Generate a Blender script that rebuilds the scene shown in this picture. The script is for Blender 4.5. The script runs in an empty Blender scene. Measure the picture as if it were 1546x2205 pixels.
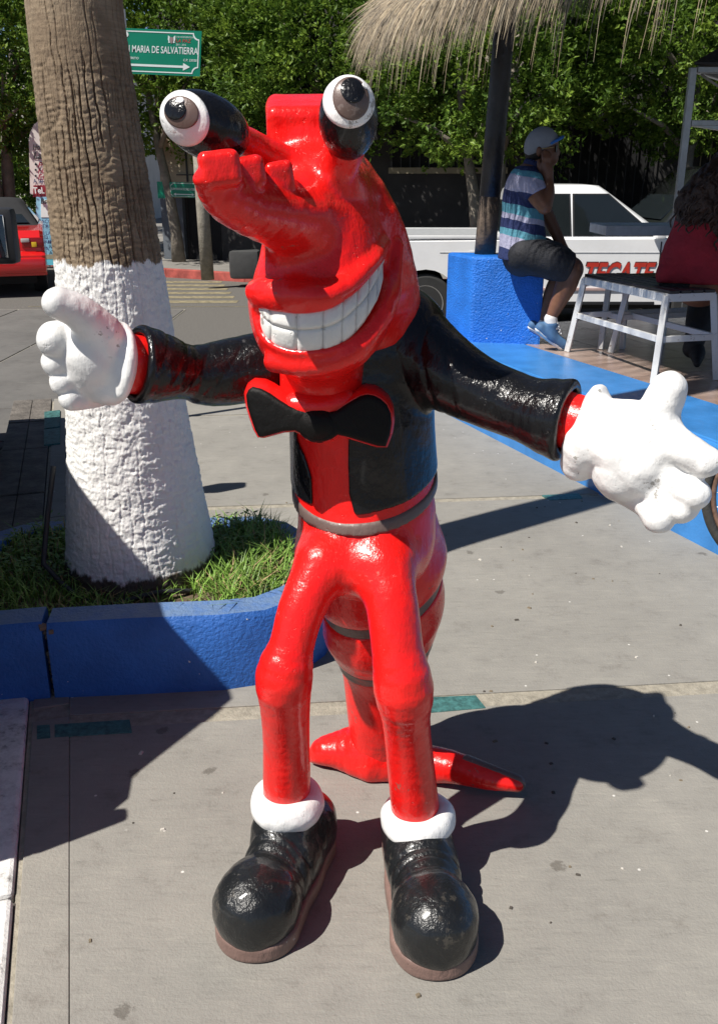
import bpy, bmesh, math, random
import numpy as np
from mathutils import Vector, Matrix

# ------------------------------------------------------------------ camera, sky, sun, exposure
CAM_H, PITCH, FPX = 1.6, math.radians(20.33), 1950.0      # eye height (m), tilt down, focal length in photo pixels
scene = bpy.context.scene
cam_data = bpy.data.cameras.new('camera')
cam = bpy.data.objects.new('camera', cam_data)
scene.collection.objects.link(cam)
cam.location = (0, 0, CAM_H)
cam.rotation_euler = (math.radians(90) - PITCH, 0, 0)
cam_data.sensor_fit = 'VERTICAL'
cam_data.sensor_height = 36.0
cam_data.lens = 36.0 * FPX / 2205.0
cam_data.clip_start, cam_data.clip_end = 0.05, 500.0
scene.camera = cam

SUN_EL = math.radians(54.0)
SUN_AZ_VEC = Vector((-0.830, -0.558))                       # ground direction towards the sun
SUN_AZ_VEC.normalize()
to_sun = Vector((SUN_AZ_VEC.x * math.cos(SUN_EL), SUN_AZ_VEC.y * math.cos(SUN_EL), math.sin(SUN_EL)))
world = bpy.data.worlds.new('World')
scene.world = world
world.use_nodes = True
wn = world.node_tree
sky = wn.nodes.new('ShaderNodeTexSky')
sky.sky_type = 'NISHITA'
sky.sun_disc = False
sky.sun_elevation = SUN_EL
sky.sun_rotation = math.atan2(SUN_AZ_VEC.x, SUN_AZ_VEC.y)
sky.dust_density = 0.4
sky.air_density = 0.55
bg = wn.nodes['Background']
wn.links.new(sky.outputs['Color'], bg.inputs['Color'])
bg.inputs['Strength'].default_value = 0.068
sun_data = bpy.data.lights.new('sun', 'SUN')
sun_data.energy = 5.0
sun_data.angle = math.radians(0.5)
sun_data.color = (1.0, 0.955, 0.88)
sun = bpy.data.objects.new('sun', sun_data)
scene.collection.objects.link(sun)
sun.location = (-6, -4, 9)
sun.rotation_euler = to_sun.to_track_quat('Z', 'Y').to_euler()
scene.view_settings.view_transform = 'Standard'
scene.view_settings.look = 'None'
scene.view_settings.exposure = 0.4
scene.view_settings.gamma = 1.0
cy = scene.cycles
cy.max_bounces, cy.diffuse_bounces, cy.glossy_bounces, cy.transmission_bounces = 5, 3, 3, 2
cy.caustics_reflective = cy.caustics_refractive = False
scene.view_settings.use_curve_mapping = False

# ------------------------------------------------------------------ helpers
COL = scene.collection
rng = np.random.default_rng(7)
random.seed(7)
CP, SP = math.cos(PITCH), math.sin(PITCH)
C_R = np.array([1.0, 0, 0]); C_F = np.array([0, CP, -SP]); C_U = np.array([0, SP, CP])

def W(px, py, Y):
    """photo pixel + forward distance -> world point"""
    d = C_F * FPX + C_R * (px - 773.0) - C_U * (py - 1102.5)
    t = Y / d[1]
    return np.array([d[0] * t, Y, CAM_H + d[2] * t])

def G(px, py, z=0.0):
    """photo pixel on the horizontal plane at height z"""
    d = C_F * FPX + C_R * (px - 773.0) - C_U * (py - 1102.5)
    t = (z - CAM_H) / d[2]
    return np.array([d[0] * t, d[1] * t, z])

def ray(px, py):
    d = C_F * FPX + C_R * (px - 773.0) - C_U * (py - 1102.5)
    return d / np.linalg.norm(d)

def obj(name, verts, faces, mats, parent=None, smooth=False, mat_idx=None):
    me = bpy.data.meshes.new(name)
    me.from_pydata([tuple(map(float, v)) for v in verts], [], [tuple(f) for f in faces])
    if not isinstance(mats, (list, tuple)):
        mats = [mats]
    for m in mats:
        me.materials.append(m)
    if mat_idx is not None:
        me.polygons.foreach_set('material_index', np.asarray(mat_idx, np.int32))
    if smooth:
        me.polygons.foreach_set('use_smooth', np.ones(len(me.polygons), bool))
    me.update()
    o = bpy.data.objects.new(name, me)
    COL.objects.link(o)
    if parent is not None:
        o.parent = parent
        o.matrix_parent_inverse = parent_inverse(parent)
    return o

def world_mat(o):
    m = Matrix.LocRotScale(o.location, o.rotation_euler, o.scale)
    if o.parent is not None:
        return world_mat(o.parent) @ o.matrix_parent_inverse @ m
    return m

def parent_inverse(p):
    return world_mat(p).inverted()

def empty(name, loc=(0, 0, 0), label=None, cat=None, group=None, rz=0.0):
    o = bpy.data.objects.new(name, None)
    o.empty_display_size = 0.1
    COL.objects.link(o)
    o.location = loc
    o.rotation_euler = (0, 0, rz)
    return tag(o, label, cat, group)

def tag(o, label=None, cat=None, group=None, kind=None):
    if label: o['label'] = label
    if cat: o['category'] = cat
    if group: o['group'] = group
    if kind: o['kind'] = kind
    return o

def structure(o):
    o['kind'] = 'structure'
    return o

class MB:
    """collects simple solids, then links them as one mesh object"""
    def __init__(self):
        self.v, self.f, self.m = [], [], []
    def add(self, verts, faces, m=0):
        b = len(self.v)
        self.v += [tuple(map(float, p)) for p in verts]
        for f in faces:
            self.f.append(tuple(i + b for i in f)); self.m.append(m)
        return self
    def box(self, c, h, R=None, m=0, taper=1.0):
        c = np.asarray(c, float); h = np.asarray(h, float)
        pts = []
        for sz in (-1, 1):
            k = taper if sz > 0 else 1.0
            for sx, sy in ((-1, -1), (1, -1), (1, 1), (-1, 1)):
                p = np.array([sx * h[0] * k, sy * h[1] * k, sz * h[2]])
                pts.append(c + (p if R is None else R @ p))
        return self.add(pts, [(3, 2, 1, 0), (4, 5, 6, 7), (0, 1, 5, 4), (1, 2, 6, 5), (2, 3, 7, 6), (3, 0, 4, 7)], m)
    def bbox(self, c, h, b=0.01, R=None, m=0):
        """box with chamfered edges"""
        c = np.asarray(c, float); h = np.asarray(h, float)
        b = min(b, 0.49 * float(h.min()) * 2)
        bm = bmesh.new()
        bmesh.ops.create_cube(bm, size=2.0)
        for v in bm.verts:
            v.co = Vector((v.co.x * h[0], v.co.y * h[1], v.co.z * h[2]))
        bmesh.ops.bevel(bm, geom=list(bm.edges), offset=b, segments=2, affect='EDGES', profile=0.6)
        bm.verts.index_update()
        P = [np.array(v.co) for v in bm.verts]
        P = [c + (p if R is None else R @ p) for p in P]
        F = [[v.index for v in f.verts] for f in bm.faces]
        bm.free()
        return self.add(P, F, m)
    def prism(self, poly, z0, z1, m=0, mtop=None):
        n = len(poly)
        pts = [(p[0], p[1], z0) for p in poly] + [(p[0], p[1], z1) for p in poly]
        a = sum(poly[i][0] * poly[(i + 1) % n][1] - poly[(i + 1) % n][0] * poly[i][1] for i in range(n))
        up = list(range(n, 2 * n)); dn = list(range(n))[::-1]
        side = [(i, (i + 1) % n, n + (i + 1) % n, n + i) for i in range(n)]
        if a < 0:
            up = up[::-1]; dn = dn[::-1]; side = [s[::-1] for s in side]
        self.add(pts, [up, dn] + side, m)
        if mtop is not None:
            self.m[-(n + 2)] = mtop
        return self
    def tube(self, pts, rad, n=10, m=0, caps=True):
        pts = [np.asarray(p, float) for p in pts]
        if np.isscalar(rad): rad = [rad] * len(pts)
        rings = []
        prev = None
        for i, p in enumerate(pts):
            t = pts[min(i + 1, len(pts) - 1)] - pts[max(i - 1, 0)]
            t = t / (np.linalg.norm(t) + 1e-9)
            a = prev if prev is not None else (np.array([0, 0, 1.0]) if abs(t[2]) < 0.9 else np.array([1.0, 0, 0]))
            u = a - t * a.dot(t); u /= np.linalg.norm(u) + 1e-9
            w = np.cross(t, u); prev = u
            rings.append([p + rad[i] * (math.cos(2 * math.pi * k / n) * u + math.sin(2 * math.pi * k / n) * w) for k in range(n)])
        V = [q for r in rings for q in r]
        F = [(i * n + k, i * n + (k + 1) % n, (i + 1) * n + (k + 1) % n, (i + 1) * n + k) for i in range(len(pts) - 1) for k in range(n)]
        if caps:
            F += [tuple(range(n))[::-1], tuple((len(pts) - 1) * n + k for k in range(n))]
        return self.add(V, F, m)
    def loft(self, rings, m=0, closed=True, cap=True):
        n = len(rings[0])
        V = [q for r in rings for q in r]
        F = [(i * n + k, i * n + (k + 1) % n, (i + 1) * n + (k + 1) % n, (i + 1) * n + k) for i in range(len(rings) - 1) for k in range(n if closed else n - 1)]
        if cap:
            F += [tuple(range(n))[::-1], tuple((len(rings) - 1) * n + k for k in range(n))]
        return self.add(V, F, m)
    def build(self, name, mats, parent=None, smooth=False, bevel=0.0, auto=None):
        o = obj(name, self.v, self.f, mats, parent, smooth, self.m)
        if bevel > 0:
            md = o.modifiers.new('bevel', 'BEVEL'); md.width = bevel; md.segments = 2; md.limit_method = 'ANGLE'; md.angle_limit = 0.6
        if auto is not None:
            shade_auto(o, auto)
        return o

def shade_auto(o, deg=35):
    me = o.data
    me.polygons.foreach_set('use_smooth', np.ones(len(me.polygons), bool))
    bm = bmesh.new(); bm.from_mesh(me)
    lim = math.radians(deg)
    for e in bm.edges:
        if len(e.link_faces) == 2 and e.calc_face_angle(0) > lim:
            e.smooth = False
    bm.to_mesh(me); bm.free()

def copy_tree(o, parent=None, label=None):
    c = o.copy()
    COL.objects.link(c)
    if parent is not None:
        c.parent = parent
    if label: c['label'] = label
    for ch in [x for x in bpy.data.objects if x.parent == o]:
        copy_tree(ch, c)
    return c

def rotm(axis, deg):
    return np.array(Matrix.Rotation(math.radians(deg), 3, axis))

# ------------------------------------------------------------------ signed distance modelling
def unit(v):
    v = np.asarray(v, float)
    return v / np.linalg.norm(v)

def smin(a, b, k):
    h = np.clip(0.5 + 0.5 * (b - a) / k, 0, 1)
    return b * (1 - h) + a * h - k * h * (1 - h)

def smax(a, b, k):
    return -smin(-a, -b, k)

def cone(P, a, b, ra, rb):
    return chain(P, [a, b], [ra, rb])

def resample(pts, rads, sub):
    """Catmull-Rom through the joints, so a limb bends and tapers smoothly"""
    p = np.array(pts, float); r = np.array(rads, float)
    q = np.column_stack([p, r])
    q = np.vstack([2 * q[0] - q[1], q, 2 * q[-1] - q[-2]])
    out = []
    for i in range(1, len(q) - 2):
        for s in range(sub):
            t = s / sub
            out.append(0.5 * (2 * q[i] + (q[i + 1] - q[i - 1]) * t + (2 * q[i - 1] - 5 * q[i] + 4 * q[i + 1] - q[i + 2]) * t * t + (3 * q[i] - q[i - 1] - 3 * q[i + 1] + q[i + 2]) * t ** 3))
    out.append(q[-2])
    out = np.array(out)
    return out[:, :3], np.maximum(out[:, 3], 0.002)

def chain(P, pts, rads, k=0.01, sub=3):
    if len(pts) > 2 and sub > 1:
        pts, rads = resample(pts, rads, sub)
    A = np.asarray(pts, np.float32); r = np.asarray(rads, np.float32)
    o = A.mean(0); A = A - o; Q = P - o
    B = A[1:] - A[:-1]; A = A[:-1]
    L2 = (B * B).sum(1)
    dots = Q @ B.T - (A * B).sum(1)
    t = np.clip(dots / L2, 0, 1)
    d2 = np.einsum('ij,ij->i', Q, Q)[:, None] - 2 * (Q @ A.T) + (A * A).sum(1) - t * (2 * dots - t * L2)
    f = np.sqrt(np.maximum(d2, 0)) - (r[:-1] + (r[1:] - r[:-1]) * t)
    return f.min(1)

def ell(P, c, r, R=None):
    """ellipsoid; rows of R are its axes"""
    p = P - np.asarray(c, np.float32)
    if R is not None:
        p = p @ np.asarray(R, np.float32).T
    r = np.asarray(r, np.float32)
    q = p / r
    k0 = np.sqrt(np.einsum('ij,ij->i', q, q)) + 1e-9
    q2 = q / r
    k1 = np.sqrt(np.einsum('ij,ij->i', q2, q2)) + 1e-9
    return k0 * (k0 - 1) / k1

def rbox(P, c, h, r, R=None):
    p = P - np.asarray(c, np.float32)
    if R is not None:
        p = p @ np.asarray(R, np.float32).T
    q = np.abs(p) - (np.asarray(h, np.float32) - r)
    o = np.maximum(q, 0)
    return np.sqrt(np.einsum('ij,ij->i', o, o)) + np.minimum(q.max(1), 0) - r

def sphere(P, c, r):
    d = P - np.asarray(c, np.float32)
    return np.sqrt(np.einsum('ij,ij->i', d, d)) - r

CAMR = np.array([C_R, C_U, C_F])                          # axes across / up / along the line of sight

_nd = rng.normal(size=(18, 3)); _nd /= np.linalg.norm(_nd, axis=1)[:, None]
_np_ = rng.uniform(0, 6.28, 18)
def lumps(P, scale, n=10, off=0):
    """cheap smooth noise, about -1..1"""
    f = 0
    n = min(n, 7)
    for i in range(n):
        j = (i + off) % 18
        f = f + np.sin((P @ _nd[j].astype(np.float32)) * scale * (0.6 + 0.12 * i) + _np_[j])
    return f / math.sqrt(n)

def nets(f, h, lo, hi):
    """surface nets over the box, snapped onto the surface"""
    lo = np.asarray(lo, float); hi = np.asarray(hi, float)
    # shrink the box to the shape
    H = max(h * 5, 0.02)
    ax = [np.arange(lo[i], hi[i] + H, H) for i in range(3)]
    gx = np.stack(np.meshgrid(*ax, indexing='ij'), -1).reshape(-1, 3).astype(np.float32)
    near = f(gx) < H * 1.5
    if not near.any():
        raise RuntimeError('empty shape')
    lo = np.maximum(lo, gx[near].min(0) - H); hi = np.minimum(hi, gx[near].max(0) + H)
    n = [int(math.ceil((hi[i] - lo[i]) / h)) + 1 for i in range(3)]
    ax = [(lo[i] + h * np.arange(n[i])).astype(np.float32) for i in range(3)]
    # dense samples only in the blocks the surface can cross
    B = 8
    nb = [int(math.ceil(n[i] / B)) for i in range(3)]
    cx = [(lo[i] + h * (np.arange(nb[i]) * B + (B - 1) / 2)).astype(np.float32) for i in range(3)]
    cc = np.stack(np.meshgrid(*cx, indexing='ij'), -1).reshape(-1, 3)
    cv = f(cc).reshape(nb)
    V = np.repeat(np.repeat(np.repeat(cv, B, 0), B, 1), B, 2).astype(np.float32)
    todo = np.argwhere(np.abs(cv) < h * B * 0.87 * 1.35 + 0.006)
    r8 = np.stack(np.meshgrid(*[np.arange(B)] * 3, indexing='ij'), -1).reshape(-1, 3)
    for s in range(0, len(todo), 800):
        ii = (todo[s:s + 800, None, :] * B + r8[None]).reshape(-1, 3)
        V[ii[:, 0], ii[:, 1], ii[:, 2]] = f((lo + h * ii).astype(np.float32))
    n = [nb[i] * B for i in range(3)]
    S = V < 0
    def sl(a, d):
        return a[d[0]:n[0] - 1 + d[0], d[1]:n[1] - 1 + d[1], d[2]:n[2] - 1 + d[2]]
    cnt = sum(sl(S, (i, j, k)).astype(np.int8) for i in (0, 1) for j in (0, 1) for k in (0, 1))
    act = (cnt > 0) & (cnt < 8)
    ci = np.argwhere(act)
    idx = -np.ones(act.shape, np.int64)
    idx[act] = np.arange(len(ci))
    acc = np.zeros((len(ci), 3)); num = np.zeros(len(ci))
    for d in range(3):
        o1, o2 = [a for a in range(3) if a != d]
        for u in (0, 1):
            for w in (0, 1):
                A = [0, 0, 0]; A[o1] = u; A[o2] = w
                B = list(A); B[d] = 1
                va = V[ci[:, 0] + A[0], ci[:, 1] + A[1], ci[:, 2] + A[2]]
                vb = V[ci[:, 0] + B[0], ci[:, 1] + B[1], ci[:, 2] + B[2]]
                m = (va < 0) != (vb < 0)
                t = np.where(m, va / np.where(m, va - vb, 1), 0)
                p = np.tile(np.array(A, float), (len(ci), 1)); p[:, d] = t
                acc[m] += p[m]; num[m] += 1
    X = lo + h * (ci + acc / num[:, None])
    F = []
    for d in range(3):
        o1, o2 = (d + 1) % 3, (d + 2) % 3
        a = [slice(None)] * 3; b = [slice(None)] * 3
        a[d] = slice(0, -1); b[d] = slice(1, None)
        sa, sb = S[tuple(a)], S[tuple(b)]
        e = np.argwhere(sa != sb)
        ok = (e[:, o1] > 0) & (e[:, o2] > 0) & (e[:, o1] < n[o1] - 1) & (e[:, o2] < n[o2] - 1)
        e = e[ok]
        q = []
        for (du, dw) in ((-1, -1), (0, -1), (0, 0), (-1, 0)):
            c = e.copy(); c[:, o1] += du; c[:, o2] += dw
            q.append(idx[c[:, 0], c[:, 1], c[:, 2]])
        q = np.stack(q, 1)
        inside_first = sa[e[:, 0], e[:, 1], e[:, 2]]
        q[~inside_first] = q[~inside_first][:, ::-1]
        F.append(q)
    F = np.concatenate(F)
    Xf = X.astype(np.float32)
    v = f(Xf).astype(float)
    eps = h * 0.5
    g = np.stack([(f(Xf + np.eye(3, dtype=np.float32)[i] * eps) - v) / eps for i in range(3)], 1).astype(float)
    g2 = np.einsum('ij,ij->i', g, g) + 1e-6
    X = X - g * (np.clip(v / g2, -h * 0.5, h * 0.5) * 0.8)[:, None]
    v = f(X.astype(np.float32)).astype(float)
    X = X - g * (np.clip(v / g2, -h * 0.4, h * 0.4) * 0.7)[:, None]
    return X, F

def fast_mesh(name, X, F, mats, parent=None, smooth=True, mat_idx=None):
    me = bpy.data.meshes.new(name)
    X = np.ascontiguousarray(X, np.float32); F = np.ascontiguousarray(F, np.int32)
    k = F.shape[1]
    me.vertices.add(len(X)); me.vertices.foreach_set('co', X.ravel())
    me.loops.add(F.size); me.loops.foreach_set('vertex_index', F.ravel())
    me.polygons.add(len(F)); me.polygons.foreach_set('loop_start', np.arange(0, F.size, k, dtype=np.int32))
    me.polygons.foreach_set('loop_total', np.full(len(F), k, np.int32))
    me.polygons.foreach_set('use_smooth', np.full(len(F), smooth, bool))
    if not isinstance(mats, (list, tuple)):
        mats = [mats]
    for m in mats:
        me.materials.append(m)
    if mat_idx is not None:
        me.polygons.foreach_set('material_index', np.asarray(mat_idx, np.int32))
    me.update(calc_edges=True)
    me.validate()
    o = bpy.data.objects.new(name, me)
    COL.objects.link(o)
    if parent is not None:
        o.parent = parent
        o.matrix_parent_inverse = parent_inverse(parent)
    return o

def sculpt(name, f, h, lo, hi, mat, parent):
    X, F = nets(f, h, lo, hi)
    return fast_mesh(name, X, F, mat, parent)

def hits(f, pix, t0=0.8, t1=3.2):
    """first points of the shape f on the lines of sight through photo pixels (nan where missed)"""
    o = np.array([0, 0, CAM_H]); D = np.array([ray(*q) for q in pix])
    t = np.full(len(D), t0); live = np.ones(len(D), bool)
    for _ in range(140):
        if not live.any(): break
        v = f((o + D[live] * t[live, None]).astype(np.float32)).astype(float)
        done = v < 0.0004
        t[live] += np.where(done, 0, np.maximum(v * 0.7, 0.0005))
        k = np.where(live)[0]
        live[k[done]] = False
        over = t > t1
        live &= ~over
    X = o + D * t[:, None]
    X[t > t1] = np.nan
    return X

def hit(f, px, py, t0=0.8, t1=3.2):
    p = hits(f, [(px, py)], t0, t1)[0]
    return None if np.isnan(p[0]) else p

def grads(f, X, e=0.004):
    X = np.asarray(X, float)
    g = np.stack([f((X + e * np.eye(3)[i]).astype(np.float32)) - f((X - e * np.eye(3)[i]).astype(np.float32)) for i in range(3)], 1).astype(float)
    return g / (np.linalg.norm(g, axis=1)[:, None] + 1e-9)

# ------------------------------------------------------------------ materials
def new_mat(name):
    m = bpy.data.materials.new(name)
    m.use_nodes = True
    nt = m.node_tree
    return m, nt, nt.nodes['Principled BSDF']

def nodes_noise(nt, scale, detail=5, rough=0.6, vec=None, dim='3D'):
    n = nt.nodes.new('ShaderNodeTexNoise')
    n.inputs['Scale'].default_value = scale
    n.inputs['Detail'].default_value = detail
    n.inputs['Roughness'].default_value = rough
    if vec is not None:
        nt.links.new(vec, n.inputs['Vector'])
    return n

def coords(nt, scale=(1, 1, 1), kind='Object'):
    tc = nt.nodes.new('ShaderNodeTexCoord')
    mp = nt.nodes.new('ShaderNodeMapping')
    mp.inputs['Scale'].default_value = scale
    nt.links.new(tc.outputs[kind], mp.inputs['Vector'])
    return mp.outputs['Vector']

def ramp(nt, fac, stops):
    r = nt.nodes.new('ShaderNodeValToRGB')
    e = r.color_ramp.elements
    while len(e) > 1:
        e.remove(e[-1])
    e[0].position = stops[0][0]; e[0].color = (*stops[0][1], 1)
    for p, c in stops[1:]:
        x = e.new(p); x.color = (*c, 1)
    nt.links.new(fac, r.inputs['Fac'])
    return r

def mixc(nt, fac, a, b, mode='MIX'):
    n = nt.nodes.new('ShaderNodeMix')
    n.data_type = 'RGBA'; n.blend_type = mode
    for s, v in (('Factor_Float', fac), ('A_Color', a), ('B_Color', b)):
        sock = [i for i in n.inputs if i.identifier == s][0]
        if isinstance(v, (int, float)): sock.default_value = v
        elif isinstance(v, tuple): sock.default_value = (*v, 1)
        else: nt.links.new(v, sock)
    return [o for o in n.outputs if o.identifier == 'Result_Color'][0]

def bump(nt, b, height, dist=0.002, strength=1.0):
    n = nt.nodes.new('ShaderNodeBump')
    n.inputs['Distance'].default_value = dist
    n.inputs['Strength'].default_value = strength
    nt.links.new(height, n.inputs['Height'])
    prev = b.inputs['Normal'].links
    if prev:
        nt.links.new(prev[0].from_socket, n.inputs['Normal'])
    nt.links.new(n.outputs['Normal'], b.inputs['Normal'])
    return n

def plain(name, color, rough=0.6, metal=0.0, var=0.15, nscale=12.0, bdist=0.0, bscale=60.0, spec=0.5, coat=0.0):
    m, nt, b = new_mat(name)
    b.inputs['Roughness'].default_value = rough
    b.inputs['Metallic'].default_value = metal
    b.inputs['Specular IOR Level'].default_value = spec
    b.inputs['Coat Weight'].default_value = coat
    b.inputs['Coat Roughness'].default_value = 0.08
    v = coords(nt)
    n = nodes_noise(nt, nscale, 6, 0.65, v)
    lo = tuple(c * (1 - var) for c in color); hi = tuple(min(1, c * (1 + var)) for c in color)
    r = ramp(nt, n.outputs['Fac'], [(0.3, lo), (0.7, hi)])
    nt.links.new(r.outputs['Color'], b.inputs['Base Color'])
    if bdist > 0:
        n2 = nodes_noise(nt, bscale, 4, 0.6, v)
        bump(nt, b, n2.outputs['Fac'], bdist)
    return m

def enamel(name, color, rough=0.2, wear=(0.25, 0.2, 0.18), wear_amt=0.64, b1=0.004, b2=0.0012, coat=0.6, fade=0.82):
    """hand-brushed gloss paint on lumpy fibreglass: fading, chips, pits and brush marks"""
    m, nt, b = new_mat(name)
    v = coords(nt)
    n1 = nodes_noise(nt, 6, 3, 0.6, v)
    lo = tuple(c * fade for c in color); hi = tuple(min(1, c * 1.1) for c in color)
    r = ramp(nt, n1.outputs['Fac'], [(0.32, lo), (0.62, hi)])
    n2 = nodes_noise(nt, 46, 4, 0.75, v)
    mul = nt.nodes.new('ShaderNodeMath'); mul.operation = 'MULTIPLY'
    nt.links.new(n2.outputs['Fac'], mul.inputs[0]); nt.links.new(n1.outputs['Fac'], mul.inputs[1])
    wm = ramp(nt, mul.outputs[0], [(wear_amt * 0.6, (0, 0, 0)), (wear_amt * 0.6 + 0.03, (1, 1, 1))])
    c = mixc(nt, wm.outputs['Color'], r.outputs['Color'], wear)
    nt.links.new(c, b.inputs['Base Color'])
    rr = nt.nodes.new('ShaderNodeMapRange')
    rr.inputs['To Min'].default_value = rough * 0.6; rr.inputs['To Max'].default_value = rough * 1.7
    nt.links.new(n1.outputs['Fac'], rr.inputs['Value'])
    nt.links.new(rr.outputs['Result'], b.inputs['Roughness'])
    b.inputs['Coat Weight'].default_value = coat
    b.inputs['Coat Roughness'].default_value = 0.10
    n4 = nodes_noise(nt, 17, 2, 0.55, v)
    n5 = nodes_noise(nt, 70, 3, 0.7, coords(nt, (1, 1, 0.55)))
    pit = ramp(nt, n2.outputs['Fac'], [(0.30, (0, 0, 0)), (0.37, (1, 1, 1))])
    s1 = nt.nodes.new('ShaderNodeMath'); s1.operation = 'MULTIPLY'; s1.inputs[1].default_value = b1 / 0.004
    nt.links.new(n4.outputs['Fac'], s1.inputs[0])
    s2 = nt.nodes.new('ShaderNodeMath'); s2.operation = 'MULTIPLY_ADD'; s2.inputs[1].default_value = b2 / 0.004
    nt.links.new(n5.outputs['Fac'], s2.inputs[0]); nt.links.new(s1.outputs[0], s2.inputs[2])
    s3 = nt.nodes.new('ShaderNodeMath'); s3.operation = 'MULTIPLY_ADD'; s3.inputs[1].default_value = 0.22
    nt.links.new(pit.outputs['Color'], s3.inputs[0]); nt.links.new(s2.outputs[0], s3.inputs[2])
    bump(nt, b, s3.outputs[0], 0.004)
    return m

# ------------------------------------------------------------------ lettering (made first, while the scene is still small)
def text_data(body, shear=0.0, bold=0.0):
    cu = bpy.data.curves.new('lettering', 'FONT')
    cu.body = body; cu.size = 1.0; cu.shear = shear; cu.offset = bold; cu.extrude = 0.0; cu.resolution_u = 3
    o = bpy.data.objects.new('lettering', cu); COL.objects.link(o)
    dg = bpy.context.evaluated_depsgraph_get()
    me = bpy.data.meshes.new_from_object(o.evaluated_get(dg))
    V = np.array([v.co[:] for v in me.vertices]); F = [tuple(p.vertices) for p in me.polygons]
    bpy.data.objects.remove(o); bpy.data.curves.remove(cu); bpy.data.meshes.remove(me)
    return V, F
TXT = {}
for t_, sh_, bo_ in (('JUAN MARIA DE SALVATIERRA', 0, 0.012), ('H. XIV AYUNTAMIENTO DE', 0, 0.0), ('LA PAZ', 0.1, 0.01), ('2011 - 2015', 0, 0.0), ('C.P. 23020', 0, 0.01), ('ESTERITO', 0, 0.01), ('TECATE', 0.35, 0.03),
                     ('Hotel', 0.3, 0.01), ('Las', 0.3, 0.01), ('Pis', 0.3, 0.015), ('Hab', 0.3, 0.015), ('Est', 0.3, 0.015), ('A 50 M', 0, 0.012), ('Tel. 1', 0, 0.02), ('BsB', 0.2, 0.01), ('TACOS D', 0, 0.012), ('Y MA', 0, 0.012), ('EN LA CA', 0, 0.012), ('O. YA', 0, 0.012), ('AMIGO', 0, 0.012), ('A 50', 0, 0.012)):
    TXT[t_] = text_data(t_, sh_, bo_)
def letters(name, body, o, xdir, up, height, width, mat, parent, thick=0.0015):
    """flat lettering fitted to a width and height; o is its lower left corner"""
    V, F = TXT[body]
    lo, hi = V.min(0), V.max(0)
    xdir = unit(xdir); up = unit(up); nrm = np.cross(xdir, up)
    q = [np.asarray(o, float) + xdir * ((p[0] - lo[0]) / (hi[0] - lo[0]) * width) + up * ((p[1] - lo[1]) / (hi[1] - lo[1]) * height) + nrm * thick for p in V]
    return obj(name, q, F, mat, parent)
# ------------------------------------------------------------------ ground, kerb, planter, platform
def concrete(name, c, c2, joint_dir=0.1, speck=True, rough=0.8):
    m, nt, b = new_mat(name)
    v = coords(nt)
    big = nodes_noise(nt, 1.6, 5, 0.6, v)
    r = ramp(nt, big.outputs['Fac'], [(0.3, c), (0.7, c2)])
    vs = coords(nt, (5.0, 30.0, 1.0))
    st = nodes_noise(nt, 2.2, 4, 0.7, vs)
    sr = ramp(nt, st.outputs['Fac'], [(0.30, (0.83, 0.83, 0.83)), (0.42, (0.98, 0.98, 0.98)), (0.56, (1.0, 1.0, 1.0)), (0.70, (1.10, 1.10, 1.08))])
    col = mixc(nt, 1.0, r.outputs['Color'], sr.outputs['Color'], 'MULTIPLY')
    med = nodes_noise(nt, 7, 6, 0.78, v)
    mr = ramp(nt, med.outputs['Fac'], [(0.30, (0.76, 0.745, 0.73)), (0.44, (0.97, 0.97, 0.965)), (0.56, (1.02, 1.02, 1.01)), (0.72, (1.12, 1.11, 1.09))])
    col = mixc(nt, 1.0, col, mr.outputs['Color'], 'MULTIPLY')
    if speck:
        vo = nt.nodes.new('ShaderNodeTexVoronoi'); vo.voronoi_dimensions = '2D'; vo.inputs['Scale'].default_value = 5.0
        vo.inputs['Randomness'].default_value = 1.0
        nt.links.new(v, vo.inputs['Vector'])
        dn = nodes_noise(nt, 38, 4, 0.75, v)
        ad = nt.nodes.new('ShaderNodeMath'); ad.operation = 'MULTIPLY_ADD'; ad.inputs[1].default_value = 0.30
        nt.links.new(dn.outputs['Fac'], ad.inputs[0]); nt.links.new(vo.outputs['Distance'], ad.inputs[2])
        sp = ramp(nt, ad.outputs[0], [(0.215, (0.60, 0.585, 0.57)), (0.25, (1, 1, 1))])
        # only some of the cells carry a stain
        cs = ramp(nt, vo.outputs['Color'], [(0.80, (0, 0, 0)), (0.82, (1, 1, 1))])
        spm = mixc(nt, cs.outputs['Color'], (1, 1, 1), sp.outputs['Color'])
        col = mixc(nt, 1.0, col, spm, 'MULTIPLY')
        vo2 = nt.nodes.new('ShaderNodeTexVoronoi'); vo2.voronoi_dimensions = '2D'; vo2.inputs['Scale'].default_value = 14.0
        nt.links.new(v, vo2.inputs['Vector'])
        s2 = ramp(nt, vo2.outputs['Distance'], [(0.045, (1, 1, 1)), (0.06, (0, 0, 0))])
        c2m = ramp(nt, vo2.outputs['Color'], [(0.86, (0, 0, 0)), (0.87, (1, 1, 1))])
        mm = mixc(nt, 1.0, s2.outputs['Color'], c2m.outputs['Color'], 'MULTIPLY')
        col = mixc(nt, mm, col, (0.62, 0.60, 0.56))
    nt.links.new(col, b.inputs['Base Color'])
    b.inputs['Roughness'].default_value = rough
    b.inputs['Specular IOR Level'].default_value = 0.3
    fine = nodes_noise(nt, 120, 3, 0.75, v)
    ad2 = nt.nodes.new('ShaderNodeMath'); ad2.operation = 'MULTIPLY_ADD'; ad2.inputs[1].default_value = 0.6
    nt.links.new(st.outputs['Fac'], ad2.inputs[0]); nt.links.new(fine.outputs['Fac'], ad2.inputs[2])
    bump(nt, b, ad2.outputs[0], 0.0022)
    return m
SLAB = concrete('slab_concrete', (0.232, 0.221, 0.201), (0.280, 0.266, 0.241))
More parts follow.
